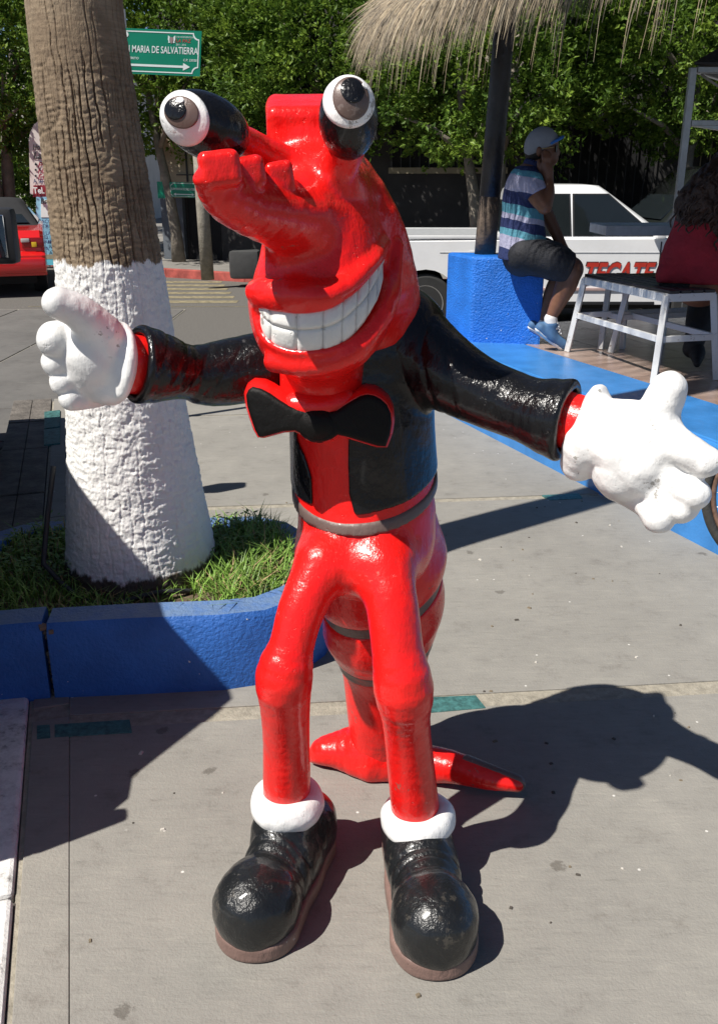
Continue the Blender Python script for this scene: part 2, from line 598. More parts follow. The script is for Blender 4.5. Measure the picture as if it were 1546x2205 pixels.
STRIP = concrete('edge_concrete', (0.235, 0.222, 0.20), (0.28, 0.264, 0.238))
MORTAR = plain('sandy_mortar', (0.31, 0.28, 0.225), 0.9, 0, 0.3, 30, 0.004, 140)
ASPH = plain('asphalt', (0.125, 0.117, 0.105), 0.9, 0, 0.35, 40, 0.006, 190)
STONE = plain('kerb_concrete', (0.13, 0.115, 0.10), 0.85, 0, 0.45, 9, 0.010, 50)
TEAL = plain('teal_tile', (0.045, 0.135, 0.13), 0.6, 0, 0.6, 40, 0.003, 90)
def worn_white(name):
    m, nt, b = new_mat(name)
    v = coords(nt)
    n = nodes_noise(nt, 9, 9, 0.75, v); n2 = nodes_noise(nt, 45, 6, 0.7, v)
    a = nt.nodes.new('ShaderNodeMath'); a.operation = 'MULTIPLY_ADD'; a.inputs[1].default_value = 0.45
    nt.links.new(n2.outputs['Fac'], a.inputs[0]); nt.links.new(n.outputs['Fac'], a.inputs[2])
    r = ramp(nt, a.outputs[0], [(0.56, (0.28, 0.27, 0.26)), (0.66, (0.62, 0.61, 0.59)), (0.8, (0.78, 0.77, 0.75))])
    nt.links.new(r.outputs['Color'], b.inputs['Base Color'])
    b.inputs['Roughness'].default_value = 0.85
    bump(nt, b, a.outputs[0], 0.008)
    return m
WORNW = worn_white('worn_white_paint')
def blue_paint(name, c, rough, bd, spots=True, scuffed=False):
    m, nt, b = new_mat(name)
    v = coords(nt)
    n = nodes_noise(nt, 4, 5, 0.6, v)
    r = ramp(nt, n.outputs['Fac'], [(0.3, tuple(x * 0.76 for x in c)), (0.7, tuple(min(1, x * 1.18 + 0.006) for x in c))])
    col = r.outputs['Color']
    if spots:
        n2 = nodes_noise(nt, 55, 3, 0.55, v)
        w = ramp(nt, n2.outputs['Fac'], [(0.735, (0, 0, 0)), (0.75, (1, 1, 1))])
        col = mixc(nt, w.outputs['Color'], col, (0.6, 0.62, 0.62))
        n3 = nodes_noise(nt, 22, 7, 0.75, v)
        w = ramp(nt, n3.outputs['Fac'], [(0.28, (1, 1, 1)), (0.33, (0, 0, 0))])
        col = mixc(nt, w.outputs['Color'], col, (0.10, 0.13, 0.18))
    if scuffed:
        # trodden and dusty on top
        ge = nt.nodes.new('ShaderNodeNewGeometry'); sp = nt.nodes.new('ShaderNodeSeparateXYZ')
        nt.links.new(ge.outputs['Normal'], sp.inputs[0])
        n5 = nodes_noise(nt, 18, 5, 0.7, v)
        mu = nt.nodes.new('ShaderNodeMath'); mu.operation = 'MULTIPLY_ADD'; mu.inputs[1].default_value = 0.9
        nt.links.new(n5.outputs['Fac'], mu.inputs[0]); nt.links.new(sp.outputs['Z'], mu.inputs[2])
        w = ramp(nt, mu.outputs[0], [(0.95, (0, 0, 0)), (1.0, (0.62, 0.62, 0.62))])
        ms = nt.nodes.new('ShaderNodeMapRange'); ms.inputs['From Min'].default_value = 1.05; ms.inputs['From Max'].default_value = 1.5; ms.inputs['To Max'].default_value = 0.7
        nt.links.new(mu.outputs[0], ms.inputs['Value'])
        col = mixc(nt, ms.outputs['Result'], col, (0.17, 0.24, 0.33))
    nt.links.new(col, b.inputs['Base Color'])
    b.inputs['Roughness'].default_value = rough
    n4 = nodes_noise(nt, 75, 4, 0.6, v)
    bump(nt, b, n4.outputs['Fac'], bd)
    return m
BLUEK = blue_paint('planter_blue', (0.018, 0.12, 0.44), 0.55, 0.006, True, True)
BLUEB = blue_paint('block_blue', (0.008, 0.165, 0.66), 0.5, 0.012, True)
BLUEP = blue_paint('platform_blue', (0.04, 0.21, 0.54), 0.25, 0.002, False)

# the street: one sheet out to the horizon, a little below the pavement
structure(obj('street', [(-250, -60, -0.10), (250, -60, -0.10), (250, 400, -0.10), (-250, 400, -0.10)], [(0, 1, 2, 3)], ASPH))
E1 = unit([1, 0.1, 0]); E2 = unit([-0.1, 1, 0])
def uv(u, v):
    p = E1 * u + E2 * v
    return (p[0], p[1])
def clip_poly(poly, p0, n):
    """keep the side of the line where (q - p0).n >= 0"""
    out = []
    for i in range(len(poly)):
        a, b = np.array(poly[i]), np.array(poly[(i + 1) % len(poly)])
        da, db = (a - p0) @ n, (b - p0) @ n
        if da >= 0: out.append(tuple(a))
        if (da >= 0) != (db >= 0):
            out.append(tuple(a + (b - a) * da / (da - db)))
    return out
KP = np.array([-0.71, 1.35]); KD = np.array([-0.287, 0.958]); KN = np.array([0.958, 0.287])
walk_poly = clip_poly([uv(-8, -1.2), uv(9, -1.2), uv(9, 6.95), uv(-8, 6.95)], KP, KN)
walk = structure(MB().prism(walk_poly, -0.3, -0.005).build('sidewalk', MORTAR))
rows = [(-1.2, 0.555), (0.585, 2.465), (2.545, 4.405), (4.46, 6.36), (6.39, 6.95)]
us = [-8, 2.2, 4.6, 9]
for (v0, v1) in rows:
    for i in range(3):
        poly = [uv(us[i] + 0.006, v0), uv(us[i + 1] - 0.006, v0), uv(us[i + 1] - 0.006, v1), uv(us[i] + 0.006, v1)]
        poly = clip_poly(poly, KP + KN * 0.1235, KN)
        if len(poly) > 2:
            MB().prism(poly, -0.2, 0.0).build('slab', SLAB, walk, bevel=0.002)
for (t0, t1) in ((-3, -0.45), (-0.44, 1.12), (1.20, 3.0), (3.01, 5.7)):
    a, b = KP + KD * t0 + KN * 0.012, KP + KD * t1 + KN * 0.012
    MB().prism([tuple(a), tuple(a + KN * 0.110), tuple(b + KN * 0.110), tuple(b)], -0.2, 0.0015).build('edge_slab', STRIP, walk, bevel=0.002)
for q in ([(80, 1562), (108, 1560), (110, 1589), (80, 1592)], [(118, 1560), (280, 1549), (285, 1577), (118, 1588)], [(905, 1502), (1024, 1497), (1046, 1524), (905, 1536)], [(1166, 1066), (1246, 1062), (1254, 1073), (1184, 1077)]):
    poly = [tuple(G(a, b, 0.002)[:2]) for a, b in q]
    MB().prism(poly, -0.05, 0.003).build('teal_tile', TEAL, walk, bevel=0.002)
# kerb stones along the left street
kerb = structure(MB().prism([tuple(KP + KD * -3 - KN * 0.28), tuple(KP + KD * -3 + KN * 0.005), tuple(KP + KD * 5.7 + KN * 0.005), tuple(KP + KD * 5.7 - KN * 0.28)], -0.3, -0.02).build('kerb', STONE))
for i, (t0, t1) in enumerate(((-3, -1.0), (-0.985, 0.35), (0.36, 1.32), (1.34, 2.5), (2.52, 3.4), (3.42, 4.3), (4.32, 5.0), (5.02, 5.7))):
    a, b = KP + KD * t0, KP + KD * t1
    if i < 3:
        MB().prism([tuple(a - KN * 0.28), tuple(a - KN * 0.004), tuple(b - KN * 0.004), tuple(b - KN * 0.28)], -0.25, 0.012).build('kerb_stone', WORNW, kerb, bevel=0.012)
    else:
        for (o0, o1) in ((0.28, 0.1445), (0.1415, 0.006)):
            MB().prism([tuple(a - KN * o0), tuple(a - KN * o1), tuple(b - KN * o1), tuple(b - KN * o0)], -0.25, 0.004 + 0.003 * (i % 2)).build('kerb_stone', STONE, kerb, bevel=0.004)
for q in ([(96, 884), (130, 880), (130, 915), (96, 920)], [(95, 922), (130, 918), (130, 951), (95, 955)]):
    MB().prism([tuple(G(a, b, 0.02)[:2]) for a, b in q], -0.05, 0.012).build('teal_tile', TEAL, kerb, bevel=0.003)
# concrete street blocks beyond the kerb on the left, crossing stripes at the far side
PAVE = concrete('street_block', (0.115, 0.11, 0.105), (0.155, 0.148, 0.14), speck=False)
blocks = structure(MB().prism([(-9, 5.0), (-2.35, 5.0), (-2.35, 12.5), (-9, 12.5)], -0.3, -0.094).build('paved_street', plain('block_joint', (0.28, 0.26, 0.22), 0.9)))
for r in range(8):
    for c in range(6):
        x1 = -2.36 - c * 1.12 - (0.0 if r % 2 else 0.0); y0 = 5.0 + r * 0.93
        MB().box((x1 - 0.555, y0 + 0.46, -0.14), (0.55, 0.457, 0.055)).build('street_block', PAVE, blocks, bevel=0.008)
YEL = plain('faded_yellow_paint', (0.225, 0.19, 0.115), 0.85, 0, 0.5, 14)
stripes = structure(obj('crossing_paint', [(-4.6, 12.8, -0.0965), (-1.2, 12.8, -0.0965), (-1.2, 12.83, -0.0965), (-4.6, 12.83, -0.0965)], [(0, 1, 2, 3)], YEL))
for i in range(6):
    y0 = 13.2 + i * 0.52
    MB().prism([(-4.4 - 0.1 * i, y0), (-1.75 - 0.12 * i, y0), (-1.75 - 0.12 * i, y0 + 0.26), (-4.4 - 0.1 * i, y0 + 0.26)], -0.099, -0.096).build('stripe', YEL, stripes)

# ---- planter
def offset_in(poly, d):
    n = len(poly); out = []
    for i in range(n):
        a, b, c = np.array(poly[i - 1]), np.array(poly[i]), np.array(poly[(i + 1) % n])
        n1 = unit(np.array([-(b - a)[1], (b - a)[0]])); n2 = unit(np.array([-(c - b)[1], (c - b)[0]]))
        m = unit(n1 + n2)
        out.append(tuple(b + m * d / max(0.4, float(m @ n1))))
    return out
pl_out = [(-1.36, 2.50), (-1.007, 2.565), (-0.993, 2.567), (-0.72, 2.59), (-0.45, 2.615), (-0.30, 2.66), (-0.19, 2.74), (-0.12, 2.85), (-0.09, 3.0), (-0.11, 3.25), (-0.20, 3.52), (-0.30, 3.66), (-0.45, 3.73), (-0.8, 3.72), (-1.2, 3.69), (-1.42, 3.66), (-1.56, 3.52), (-1.56, 3.2), (-1.5, 2.8)]
pl_in = offset_in(pl_out, 0.135)
planter = empty('planter', (-0.8, 3.1, 0), 'low blue painted concrete planter around the palm, cracked at front', 'planter')
SOIL = plain('soil', (0.13, 0.095, 0.06), 0.95, 0, 0.4, 30, 0.01, 60)
MB().prism(offset_in(pl_out, 0.10), -0.05, 0.19).build('soil_bed', SOIL, planter)
groups = [(0, 1), (2, 6), (6, 10), (10, 14), (14, 19)]
for gi, (a, b) in enumerate(groups):
    idx = [i % len(pl_out) for i in range(a, b + 1)]
    m = MB()
    rings = []
    for k, i in enumerate(idx):
        o_, i_ = np.array(pl_out[i]), np.array(pl_in[i])
        dz = 0.004 * math.sin(i * 2.3) - 0.065 * max(0.0, min(1.0, (o_[1] - 3.1) / 0.4))
        rings.append([(o_[0], o_[1], -0.02), (o_[0] + 0.0, o_[1], 0.235 + dz), (o_[0] * 0.85 + i_[0] * 0.15, o_[1] * 0.85 + i_[1] * 0.15, 0.268 + dz), (i_[0] * 0.88 + o_[0] * 0.12, i_[1] * 0.88 + o_[1] * 0.12, 0.272 + dz), (i_[0], i_[1], 0.25 + dz), (i_[0], i_[1], -0.02)])
    m.loft([r[::-1] for r in rings])
    o = m.build('kerb_block', BLUEK, planter, auto=50)
# a crack filled with rubble between the two front blocks
cr = MB()
for i in range(26):
    z = 0.01 + 0.25 * i / 26
    cr.box((-1.0 + rng.normal(0, 0.004), 2.585 + rng.uniform(0, 0.02), z), rng.uniform(0.003, 0.008, 3), rotm('Z', rng.uniform(0, 90)) @ rotm('X', rng.uniform(0, 90)))
for i in range(12):
    cr.box((-1.03 + rng.uniform(0, 0.05), 2.575 + rng.uniform(0, 0.02), 0.235 + rng.uniform(0, 0.02)), rng.uniform(0.004, 0.010, 3), rotm('Z', rng.uniform(0, 90)) @ rotm('X', rng.uniform(0, 90)))
cr.build('crack_rubble', plain('rubble', (0.16, 0.12, 0.09), 0.95), planter)
planter.children  # parts: soil bed, kerb blocks, rubble

# ---- palm tree
def vnoise(u, v, nu, nv, seed):
    """value noise, periodic in u; u, v in lattice units"""
    r = np.random.default_rng(seed).random((nu, nv + 2))
    iu = np.floor(u).astype(int); iv = np.floor(v).astype(int)
    fu = u - iu; fv = v - iv
    fu = fu * fu * (3 - 2 * fu); fv = fv * fv * (3 - 2 * fv)
    iv = np.clip(iv, 0, nv); iu0 = iu % nu; iu1 = (iu + 1) % nu
    return (r[iu0, iv] * (1 - fu) + r[iu1, iv] * fu) * (1 - fv) + (r[iu0, iv + 1] * (1 - fu) + r[iu1, iv + 1] * fu) * fv
def palm_material():
    m, nt, b = new_mat('palm_bark')
    v = coords(nt)
    n1 = nodes_noise(nt, 6, 6, 0.65, v)
    base = ramp(nt, n1.outputs['Fac'], [(0.3, (0.15, 0.105, 0.068)), (0.5, (0.235, 0.172, 0.112)), (0.7, (0.31, 0.24, 0.165))])
    vz = coords(nt, (1.2, 1.2, 14))
    n2 = nodes_noise(nt, 7, 6, 0.7, vz)
    rr = ramp(nt, n2.outputs['Fac'], [(0.3, (0.72, 0.70, 0.68)), (0.6, (1.1, 1.1, 1.08))])
    bark = mixc(nt, 1.0, base.outputs['Color'], rr.outputs['Color'], 'MULTIPLY')
    # whitewash below about 1.35 m, chipped
    tc = nt.nodes.new('ShaderNodeTexCoord'); sx = nt.nodes.new('ShaderNodeSeparateXYZ')
    nt.links.new(tc.outputs['Object'], sx.inputs[0])
    n3 = nodes_noise(nt, 22, 6, 0.7, coords(nt, (1, 1, 0.35)))
    ma = nt.nodes.new('ShaderNodeMath'); ma.operation = 'MULTIPLY_ADD'; ma.inputs[1].default_value = 0.10
    nt.links.new(n3.outputs['Fac'], ma.inputs[0]); nt.links.new(sx.outputs['Z'], ma.inputs[2])
    zr = ramp(nt, ma.outputs[0], [(0.0, (1, 1, 1)), (0.999, (0, 0, 0))])
    zr.color_ramp.interpolation = 'CONSTANT'
    e = zr.color_ramp.elements
    mr = nt.nodes.new('ShaderNodeMapRange'); mr.inputs['From Min'].default_value = 1.385; mr.inputs['From Max'].default_value = 1.392
    nt.links.new(ma.outputs[0], mr.inputs['Value'])
    n4 = nodes_noise(nt, 30, 8, 0.78, v); n5 = nodes_noise(nt, 3.0, 3, 0.5, v)
    mm = nt.nodes.new('ShaderNodeMath'); mm.operation = 'MULTIPLY'
    nt.links.new(n4.outputs['Fac'], mm.inputs[0]); nt.links.new(n5.outputs['Fac'], mm.inputs[1])
    chip = ramp(nt, mm.outputs[0], [(0.385, (0, 0, 0)), (0.41, (1, 1, 1))])
    wn_ = nodes_noise(nt, 14, 6, 0.7, v)
    wr = ramp(nt, wn_.outputs['Fac'], [(0.25, (0.76, 0.75, 0.73)), (0.6, (0.86, 0.85, 0.83))])
    white = mixc(nt, chip.outputs['Color'], wr.outputs['Color'], (0.25, 0.24, 0.22))
    # bare bark shows at the very foot
    mr2 = nt.nodes.new('ShaderNodeMapRange'); mr2.inputs['From Min'].default_value = 0.30; mr2.inputs['From Max'].default_value = 0.315
    nt.links.new(ma.outputs[0], mr2.inputs['Value'])
    foot = mixc(nt, mr2.outputs['Result'], (0.10, 0.08, 0.06), white)
    col = mixc(nt, mr.outputs['Result'], foot, bark)
    nt.links.new(col, b.inputs['Base Color'])
    b.inputs['Roughness'].default_value = 0.85
    nb = nodes_noise(nt, 60, 6, 0.7, coords(nt, (1, 1, 0.6)))
    bump(nt, b, nb.outputs['Fac'], 0.006)
    return m
PALM = palm_material()
palm = empty('palm_tree', (-0.80, 3.06, 0.19), 'palm tree with cracked brown trunk, whitewashed at the bottom, in blue planter', 'palm tree')
zs_k = [0.10, 0.27, 0.45, 0.75, 1.0, 1.35, 1.7, 2.05, 3.0, 6.0, 9.0]
cx_k = [-0.83, -0.83, -0.828, -0.825, -0.83, -0.835, -0.85, -0.865, -0.87, -0.87, -0.85]
cy_k = [3.20, 3.20, 3.19, 3.16, 3.14, 3.12, 3.12, 3.12, 3.13, 3.14, 3.15]
rd_k = [0.300, 0.276, 0.252, 0.215, 0.196, 0.172, 0.155, 0.142, 0.134, 0.125, 0.115]
NA = 500
zz = np.concatenate([np.arange(0.12, 2.25, 0.0042), np.arange(2.25, 9.0, 0.08)])
th = np.linspace(0, 2 * np.pi, NA, endpoint=False)
TH, ZZ = np.meshgrid(th, zz, indexing='ij')
U = TH / (2 * np.pi)
rad = np.interp(ZZ, zs_k, rd_k)
warp = (vnoise(U * 24, ZZ * 3.2, 24, 32, 1) - 0.5) * 1.3
def ridge(nu_, nv_, seed):
    n_ = vnoise(U * nu_ + warp, ZZ * nv_, nu_, int(9.2 * nv_) + 2, seed)
    return 1 - np.abs(2 * n_ - 1)
NC = 40
wv_ = U * NC + 0.55 * (vnoise(U * 20, ZZ * 5.5, 20, 54, 2) - 0.5) + 0.35 * (vnoise(U * 40, ZZ * 22, 40, 206, 21) - 0.5)
fr1 = np.abs((wv_ % 1.0) - 0.5) * 2
m1 = np.clip((vnoise((wv_ + 0.5) % NC, ZZ * 5.0, NC, 48, 5) - 0.33) / 0.2, 0, 1)
c1 = np.clip((fr1 - 0.80) / 0.16, 0, 1) * m1
w2 = U * 97 + 1.1 * (vnoise(U * 50, ZZ * 14, 50, 132, 3) - 0.5)
fr2 = np.abs((w2 % 1.0) - 0.5) * 2
c2 = np.clip((fr2 - 0.72) / 0.28, 0, 1) * np.clip((vnoise((w2 + 0.5) % 97, ZZ * 11, 97, 104, 6) - 0.5) / 0.2, 0, 1)
colph = vnoise(wv_ % NC, ZZ * 2.0, NC, 20, 31) * 9
hz = np.sin(ZZ * 2 * np.pi / 0.0165 + colph) * (0.35 + 0.9 * vnoise(U * 30, ZZ * 9, 30, 86, 8))
lum = vnoise(U * 6, ZZ * 2.2, 6, 22, 9) - 0.5
ringz = np.clip((1 - np.abs(2 * vnoise(U * 5, ZZ * 6, 5, 58, 12) - 1) - 0.955) / 0.045, 0, 1)
brown = np.clip((ZZ - 1.33) / 0.02, 0, 1)
top_fade = np.clip((2.02 - ZZ) / 0.2, 0.25, 1)
fine_h = vnoise(U * 60, ZZ * 120, 60, 1110, 33) - 0.5
disp = -brown * top_fade * (0.022 * c1 + 0.009 * c2 + 0.003 * ringz) + brown * (0.0007 * hz + 0.0042 * fine_h) * top_fade * (1 - c1) + 0.012 * lum
fleck = vnoise(U * 210, ZZ * 150, 210, 1400, 14) - 0.5
peel = np.clip((vnoise(U * 75, ZZ * 55, 75, 520, 15) - 0.52) / 0.06, -1, 1)
big = vnoise(U * 30, ZZ * 22, 30, 206, 16) - 0.5
disp += (1 - brown) * (0.0030 * fleck + 0.0010 * peel - 0.003 * c1 + 0.0003 * hz + 0.0030 * (vnoise(U * 45, ZZ * 90, 45, 840, 34) - 0.5) + 0.0022 * big)
R_ = rad + disp
CXX = np.interp(ZZ, zs_k, cx_k); CYY = np.interp(ZZ, zs_k, cy_k)
X = np.stack([CXX + R_ * np.cos(TH), CYY + R_ * np.sin(TH), ZZ], -1)
nz = len(zz)
ii, jj = np.meshgrid(np.arange(NA), np.arange(nz - 1), indexing='ij')
a = (ii * nz + jj).ravel(); b_ = (((ii + 1) % NA) * nz + jj).ravel()
fast_mesh('trunk', X.reshape(-1, 3), np.stack([a, b_, b_ + 1, a + 1], 1), PALM, palm)
FROND = plain('palm_frond', (0.08, 0.13, 0.035), 0.55, 0, 0.3)
for k in range(22):
    az = k * 2.4; el = 0.9 - 1.5 * (k / 22)
    m = MB(); base = np.array([-0.75, 3.05, 9.0])
    stem = []
    for s in range(9):
        t = s / 8 * 2.1
        stem.append(base + np.array([math.cos(az) * t * math.cos(el), math.sin(az) * t * math.cos(el), t * math.sin(el) - 0.28 * t * t]))
    m.tube(stem, [0.03 - 0.003 * s for s in range(9)], 5)
    tip = stem[5]; side = np.array([-math.sin(az), math.cos(az), 0]); fwd = unit(stem[8] - stem[4])
    for q in range(17):
        an = (q - 8) / 8 * 1.25
        dv = fwd * math.cos(an) + side * math.sin(an)
        e = tip + dv * 1.05 + np.array([0, 0, -0.25])
        wv = np.cross(dv, [0, 0, 1.0]) * 0.035
        m.add([tip, tip + dv * 0.5 + wv, e, tip + dv * 0.5 - wv], [(0, 1, 2, 3)])
    m.build('frond', FROND, palm)

# ---- grass and weeds in the planter, cable round the trunk
def in_poly(x, y, poly):
    c = np.zeros(len(x), bool); n = len(poly)
    for i in range(n):
        x0, y0 = poly[i]; x1, y1 = poly[i - 1]
        k = ((y0 > y) != (y1 > y)) & (x < (x1 - x0) * (y - y0) / ((y1 - y0) + 1e-12) + x0)
        c ^= k
    return c
GRASS = plain('grass_blade', (0.16, 0.28, 0.045), 0.5, 0, 0.45, 9)
GRASS.node_tree.nodes['Principled BSDF'].inputs['Subsurface Weight'].default_value = 0.0
DRY = plain('dry_grass', (0.36, 0.27, 0.13), 0.7, 0, 0.35, 9)
N = 15000
gx = rng.uniform(-1.45, -0.12, N); gy = rng.uniform(2.62, 3.66, N)
inner = offset_in(pl_out, 0.125)
keep = in_poly(gx, gy, inner) & (np.hypot(gx + 0.83, gy - 3.20) > 0.27)
dens = 0.5 + 0.5 * np.sin(gx * 9 + 1.3) * np.sin(gy * 11)
right = np.clip((gx + 0.62) / 0.2, 0, 1)
bare = (np.abs(gx + 0.62) < 0.12) & (gy < 2.95)
keep &= rng.random(N) < np.where(bare, 0.12, 0.45 + 0.5 * right + 0.2 * dens)
gx, gy = gx[keep], gy[keep]; right = right[keep]
n = len(gx)
hgt = rng.uniform(0.04, 0.10, n) * (0.75 + 0.55 * right) * rng.uniform(0.6, 1.25, n)
az = rng.uniform(0, 6.28, n); ln = rng.uniform(0.25, 1.3, n) * hgt
wd = rng.uniform(0.0016, 0.0036, n)
p0 = np.stack([gx, gy, np.full(n, 0.188)], 1)
dr = np.stack([np.cos(az), np.sin(az), np.zeros(n)], 1); sd = np.stack([-np.sin(az), np.cos(az), np.zeros(n)], 1)
up = np.array([0, 0, 1.0])
p1 = p0 + dr * (0.3 * ln)[:, None] + up * (0.62 * hgt)[:, None]
p2 = p0 + dr * ln[:, None] + up * (hgt * 0.95)[:, None]
V = np.stack([p0 - sd * wd[:, None], p0 + sd * wd[:, None], p1 + sd * wd[:, None] * 0.9, p1 - sd * wd[:, None] * 0.9, p2], 1).reshape(-1, 3)
k = np.arange(n)[:, None] * 5
F = np.concatenate([k + [0, 1, 2], k + [0, 2, 3], k + [3, 2, 4]], 0)
mi = np.tile((rng.random(n) < 0.12).astype(np.int32), 3)
tag(fast_mesh('grass', V, F, [GRASS, DRY], None, False, mi), 'green grass and weeds growing round the palm in the planter', 'grass', None, 'stuff')
# small leafy weeds
LEAFW = plain('weed_leaf', (0.10, 0.19, 0.03), 0.5, 0, 0.4, 14)
V, F = [], []
for q in range(1500):
    if q % 2: c = (rng.uniform(-1.40, -1.02), rng.uniform(3.0, 3.55))
    else: c = (rng.uniform(-0.60, -0.25), rng.uniform(3.15, 3.6))
    if not in_poly(np.array([c[0]]), np.array([c[1]]), inner)[0]: continue
    z = 0.19 + rng.uniform(0.01, 0.09); a_ = rng.uniform(0, 6.28); t_ = rng.uniform(-0.5, 0.5); s_ = rng.uniform(0.008, 0.017)
    d_ = np.array([math.cos(a_), math.sin(a_), t_]); w_ = np.array([-math.sin(a_), math.cos(a_), 0.0]); c3 = np.array([c[0], c[1], z])
    b0 = len(V); V += [c3, c3 + d_ * s_ + w_ * s_ * 0.5, c3 + d_ * 2 * s_, c3 + d_ * s_ - w_ * s_ * 0.5]; F.append((b0, b0 + 1, b0 + 2, b0 + 3))
tag(obj('ground_cover', V, F, LEAFW), 'low leafy weeds at the back of the planter', 'weeds', None, 'stuff')
CABLE = plain('cable_rubber', (0.03, 0.032, 0.035), 0.6)
cp = []
for q in range(26):
    a_ = math.radians(200 + q * 7.0)
    cp.append((-0.83 + 0.33 * math.cos(a_), 3.20 + 0.33 * math.sin(a_), 0.205 + 0.02 * math.sin(q * 0.6)))
cp = [(-1.10, 3.12, 0.62), (-1.12, 3.05, 0.45), (-1.13, 2.98, 0.30)] + cp[3:]
tag(MB().tube(cp, 0.010, 8).build('cable', CABLE, None, True), 'dark cable looped round the foot of the palm', 'cable')

# ---- raised platform on the right: blue rim, tiled top, blue block
PD = unit(np.array([-0.358, 0.934])); PN = np.array([PD[1], -PD[0]])      # along the front edge / into the platform
PP = np.array([0.62, 6.36])
def pf(s, t):
    q = PP + PD * s + PN * t
    return (float(q[0]), float(q[1]))
platform = empty('platform', (1.6, 5.0, 0), 'raised dining platform with blue painted rim and pinkish tiles', 'platform')
PH = 0.50
MB().prism([pf(0.62, 0), pf(-6, 0), pf(-6, 6), pf(0.62, 6)], -0.2, PH - 0.01).build('step_body', BLUEP, platform, bevel=0.015)
MB().prism([pf(0.61, 0.012), pf(-6, 0.012), pf(-6, 0.50), pf(0.61, 0.50)], PH - 0.02, PH).build('rim', BLUEP, platform, bevel=0.006)
def marble(name):
    m, nt, b = new_mat(name)
    v = coords(nt)
    n = nodes_noise(nt, 3.2, 8, 0.7, v)
    r = ramp(nt, n.outputs['Fac'], [(0.3, (0.26, 0.175, 0.14)), (0.5, (0.37, 0.27, 0.225)), (0.7, (0.45, 0.35, 0.30))])
    nt.links.new(r.outputs['Color'], b.inputs['Base Color'])
    b.inputs['Roughness'].default_value = 0.18
    n2 = nodes_noise(nt, 20, 4, 0.6, v)
    bump(nt, b, n2.outputs['Fac'], 0.001)
    return m
TILE = marble('pink_tile')
MB().prism([pf(0.61, 0.504), pf(-6, 0.504), pf(-6, 5.99), pf(0.61, 5.99)], PH - 0.03, PH - 0.004).build('tile_bed', plain('grout', (0.16, 0.13, 0.11), 0.8), platform)
tile_me = None
for i in range(14):
    for j in range(9):
        s0 = 0.60 - i * 0.40; t0 = 0.506 + j * 0.40
        o = MB().prism([pf(s0 - 0.002, t0 + 0.002), pf(s0 - 0.396, t0 + 0.002), pf(s0 - 0.396, t0 + 0.398), pf(s0 - 0.002, t0 + 0.398)], PH - 0.02, PH + 0.0005 * ((i * 3 + j) % 3)).build('tile', TILE, platform)
# blue block with a chamfered end
blk = MB()
c0, c1 = np.array([0.78, 6.43]), np.array([1.265, 6.33])
dv = np.array([-0.14, 0.40])
prof = [(0.0, PH - 0.02), (1.0, PH - 0.02), (1.0, 0.965), (0.72, 1.085), (0.0, 1.085)]
fr = [np.array([*(c0 + (c1 - c0) * t), z]) for t, z in prof]
bk = [p + np.array([dv[0], dv[1], 0]) for p in fr]
blk.loft([fr, bk])
bo = blk.build('concrete_block', BLUEB, None, bevel=0.02)
tag(bo, 'bright blue rough plastered block the man sits on', 'block')

# small litter and grit on the pavement
r_l = np.random.default_rng(3)
lm = MB()
for q in range(120):
    x, y = r_l.uniform(-0.7, 1.5), r_l.uniform(1.1, 4.6)
    if y < 2.0 and abs(x) < 0.3 and r_l.random() < 0.5: continue
    if in_poly(np.array([x]), np.array([y]), pl_out)[0] or x > 0.5 + 0.38 * (6.4 - y): continue
    k = r_l.uniform(0.0015, 0.005)
    lm.box((x, y, k * 0.5), (k * r_l.uniform(0.8, 2.0), k, k * 0.5), rotm('Z', r_l.uniform(0, 180)), int(r_l.integers(0, 3)), 0.7)
tag(lm.build('litter', [plain('grit_pale', (0.5, 0.47, 0.42), 0.9), plain('grit_dark', (0.07, 0.06, 0.05), 0.9), plain('leaf_bits', (0.17, 0.135, 0.09), 0.8)]), 'small grit and leaf bits scattered on the pavement', 'litter', None, 'stuff')
# ------------------------------------------------------------------ the shrimp statue
RED = enamel('statue_red', (0.80, 0.012, 0.010), 0.24, (0.45, 0.09, 0.07), 0.63, 0.0045, 0.0022, 0.2, 0.9)
BLACK = enamel('statue_black', (0.006, 0.006, 0.007), 0.2, (0.05, 0.05, 0.05), 0.66, 0.006, 0.0035, 0.3)
BLACKF = enamel('statue_black_satin', (0.005, 0.0045, 0.004), 0.5, (0.05, 0.045, 0.04), 0.7, 0.003, 0.002, 0.0)
SHOEB = enamel('statue_shoe_black', (0.011, 0.012, 0.013), 0.28, (0.045, 0.041, 0.035), 0.52, 0.003, 0.0035, 0.4)
WHITE = enamel('statue_white', (0.84, 0.83, 0.81), 0.4, (0.42, 0.40, 0.37), 0.63, 0.006, 0.0018, 0.2)
TOOTHW = enamel('statue_tooth_white', (0.74, 0.73, 0.70), 0.35, (0.35, 0.33, 0.30), 0.60, 0.003, 0.002, 0.2)
BROWN = enamel('statue_brown', (0.135, 0.092, 0.08), 0.4, (0.3, 0.26, 0.24), 0.62, 0.003, 0.002, 0.1)
SOLE = enamel('statue_sole_brown', (0.20, 0.125, 0.105), 0.45, (0.4, 0.35, 0.32), 0.60, 0.003, 0.003, 0.0)
IRIS = enamel('statue_iris_brown', (0.125, 0.082, 0.068), 0.3, (0.2, 0.15, 0.13), 0.68, 0.002, 0.001, 0.3)
for _m, _s in ((RED, 0.38), (BLACK, 0.3), (BLACKF, 0.2), (SHOEB, 0.3)):
    _m.node_tree.nodes['Principled BSDF'].inputs['Specular IOR Level'].default_value = _s
GUM = plain('statue_tooth_gap', (0.34, 0.33, 0.32), 0.6)

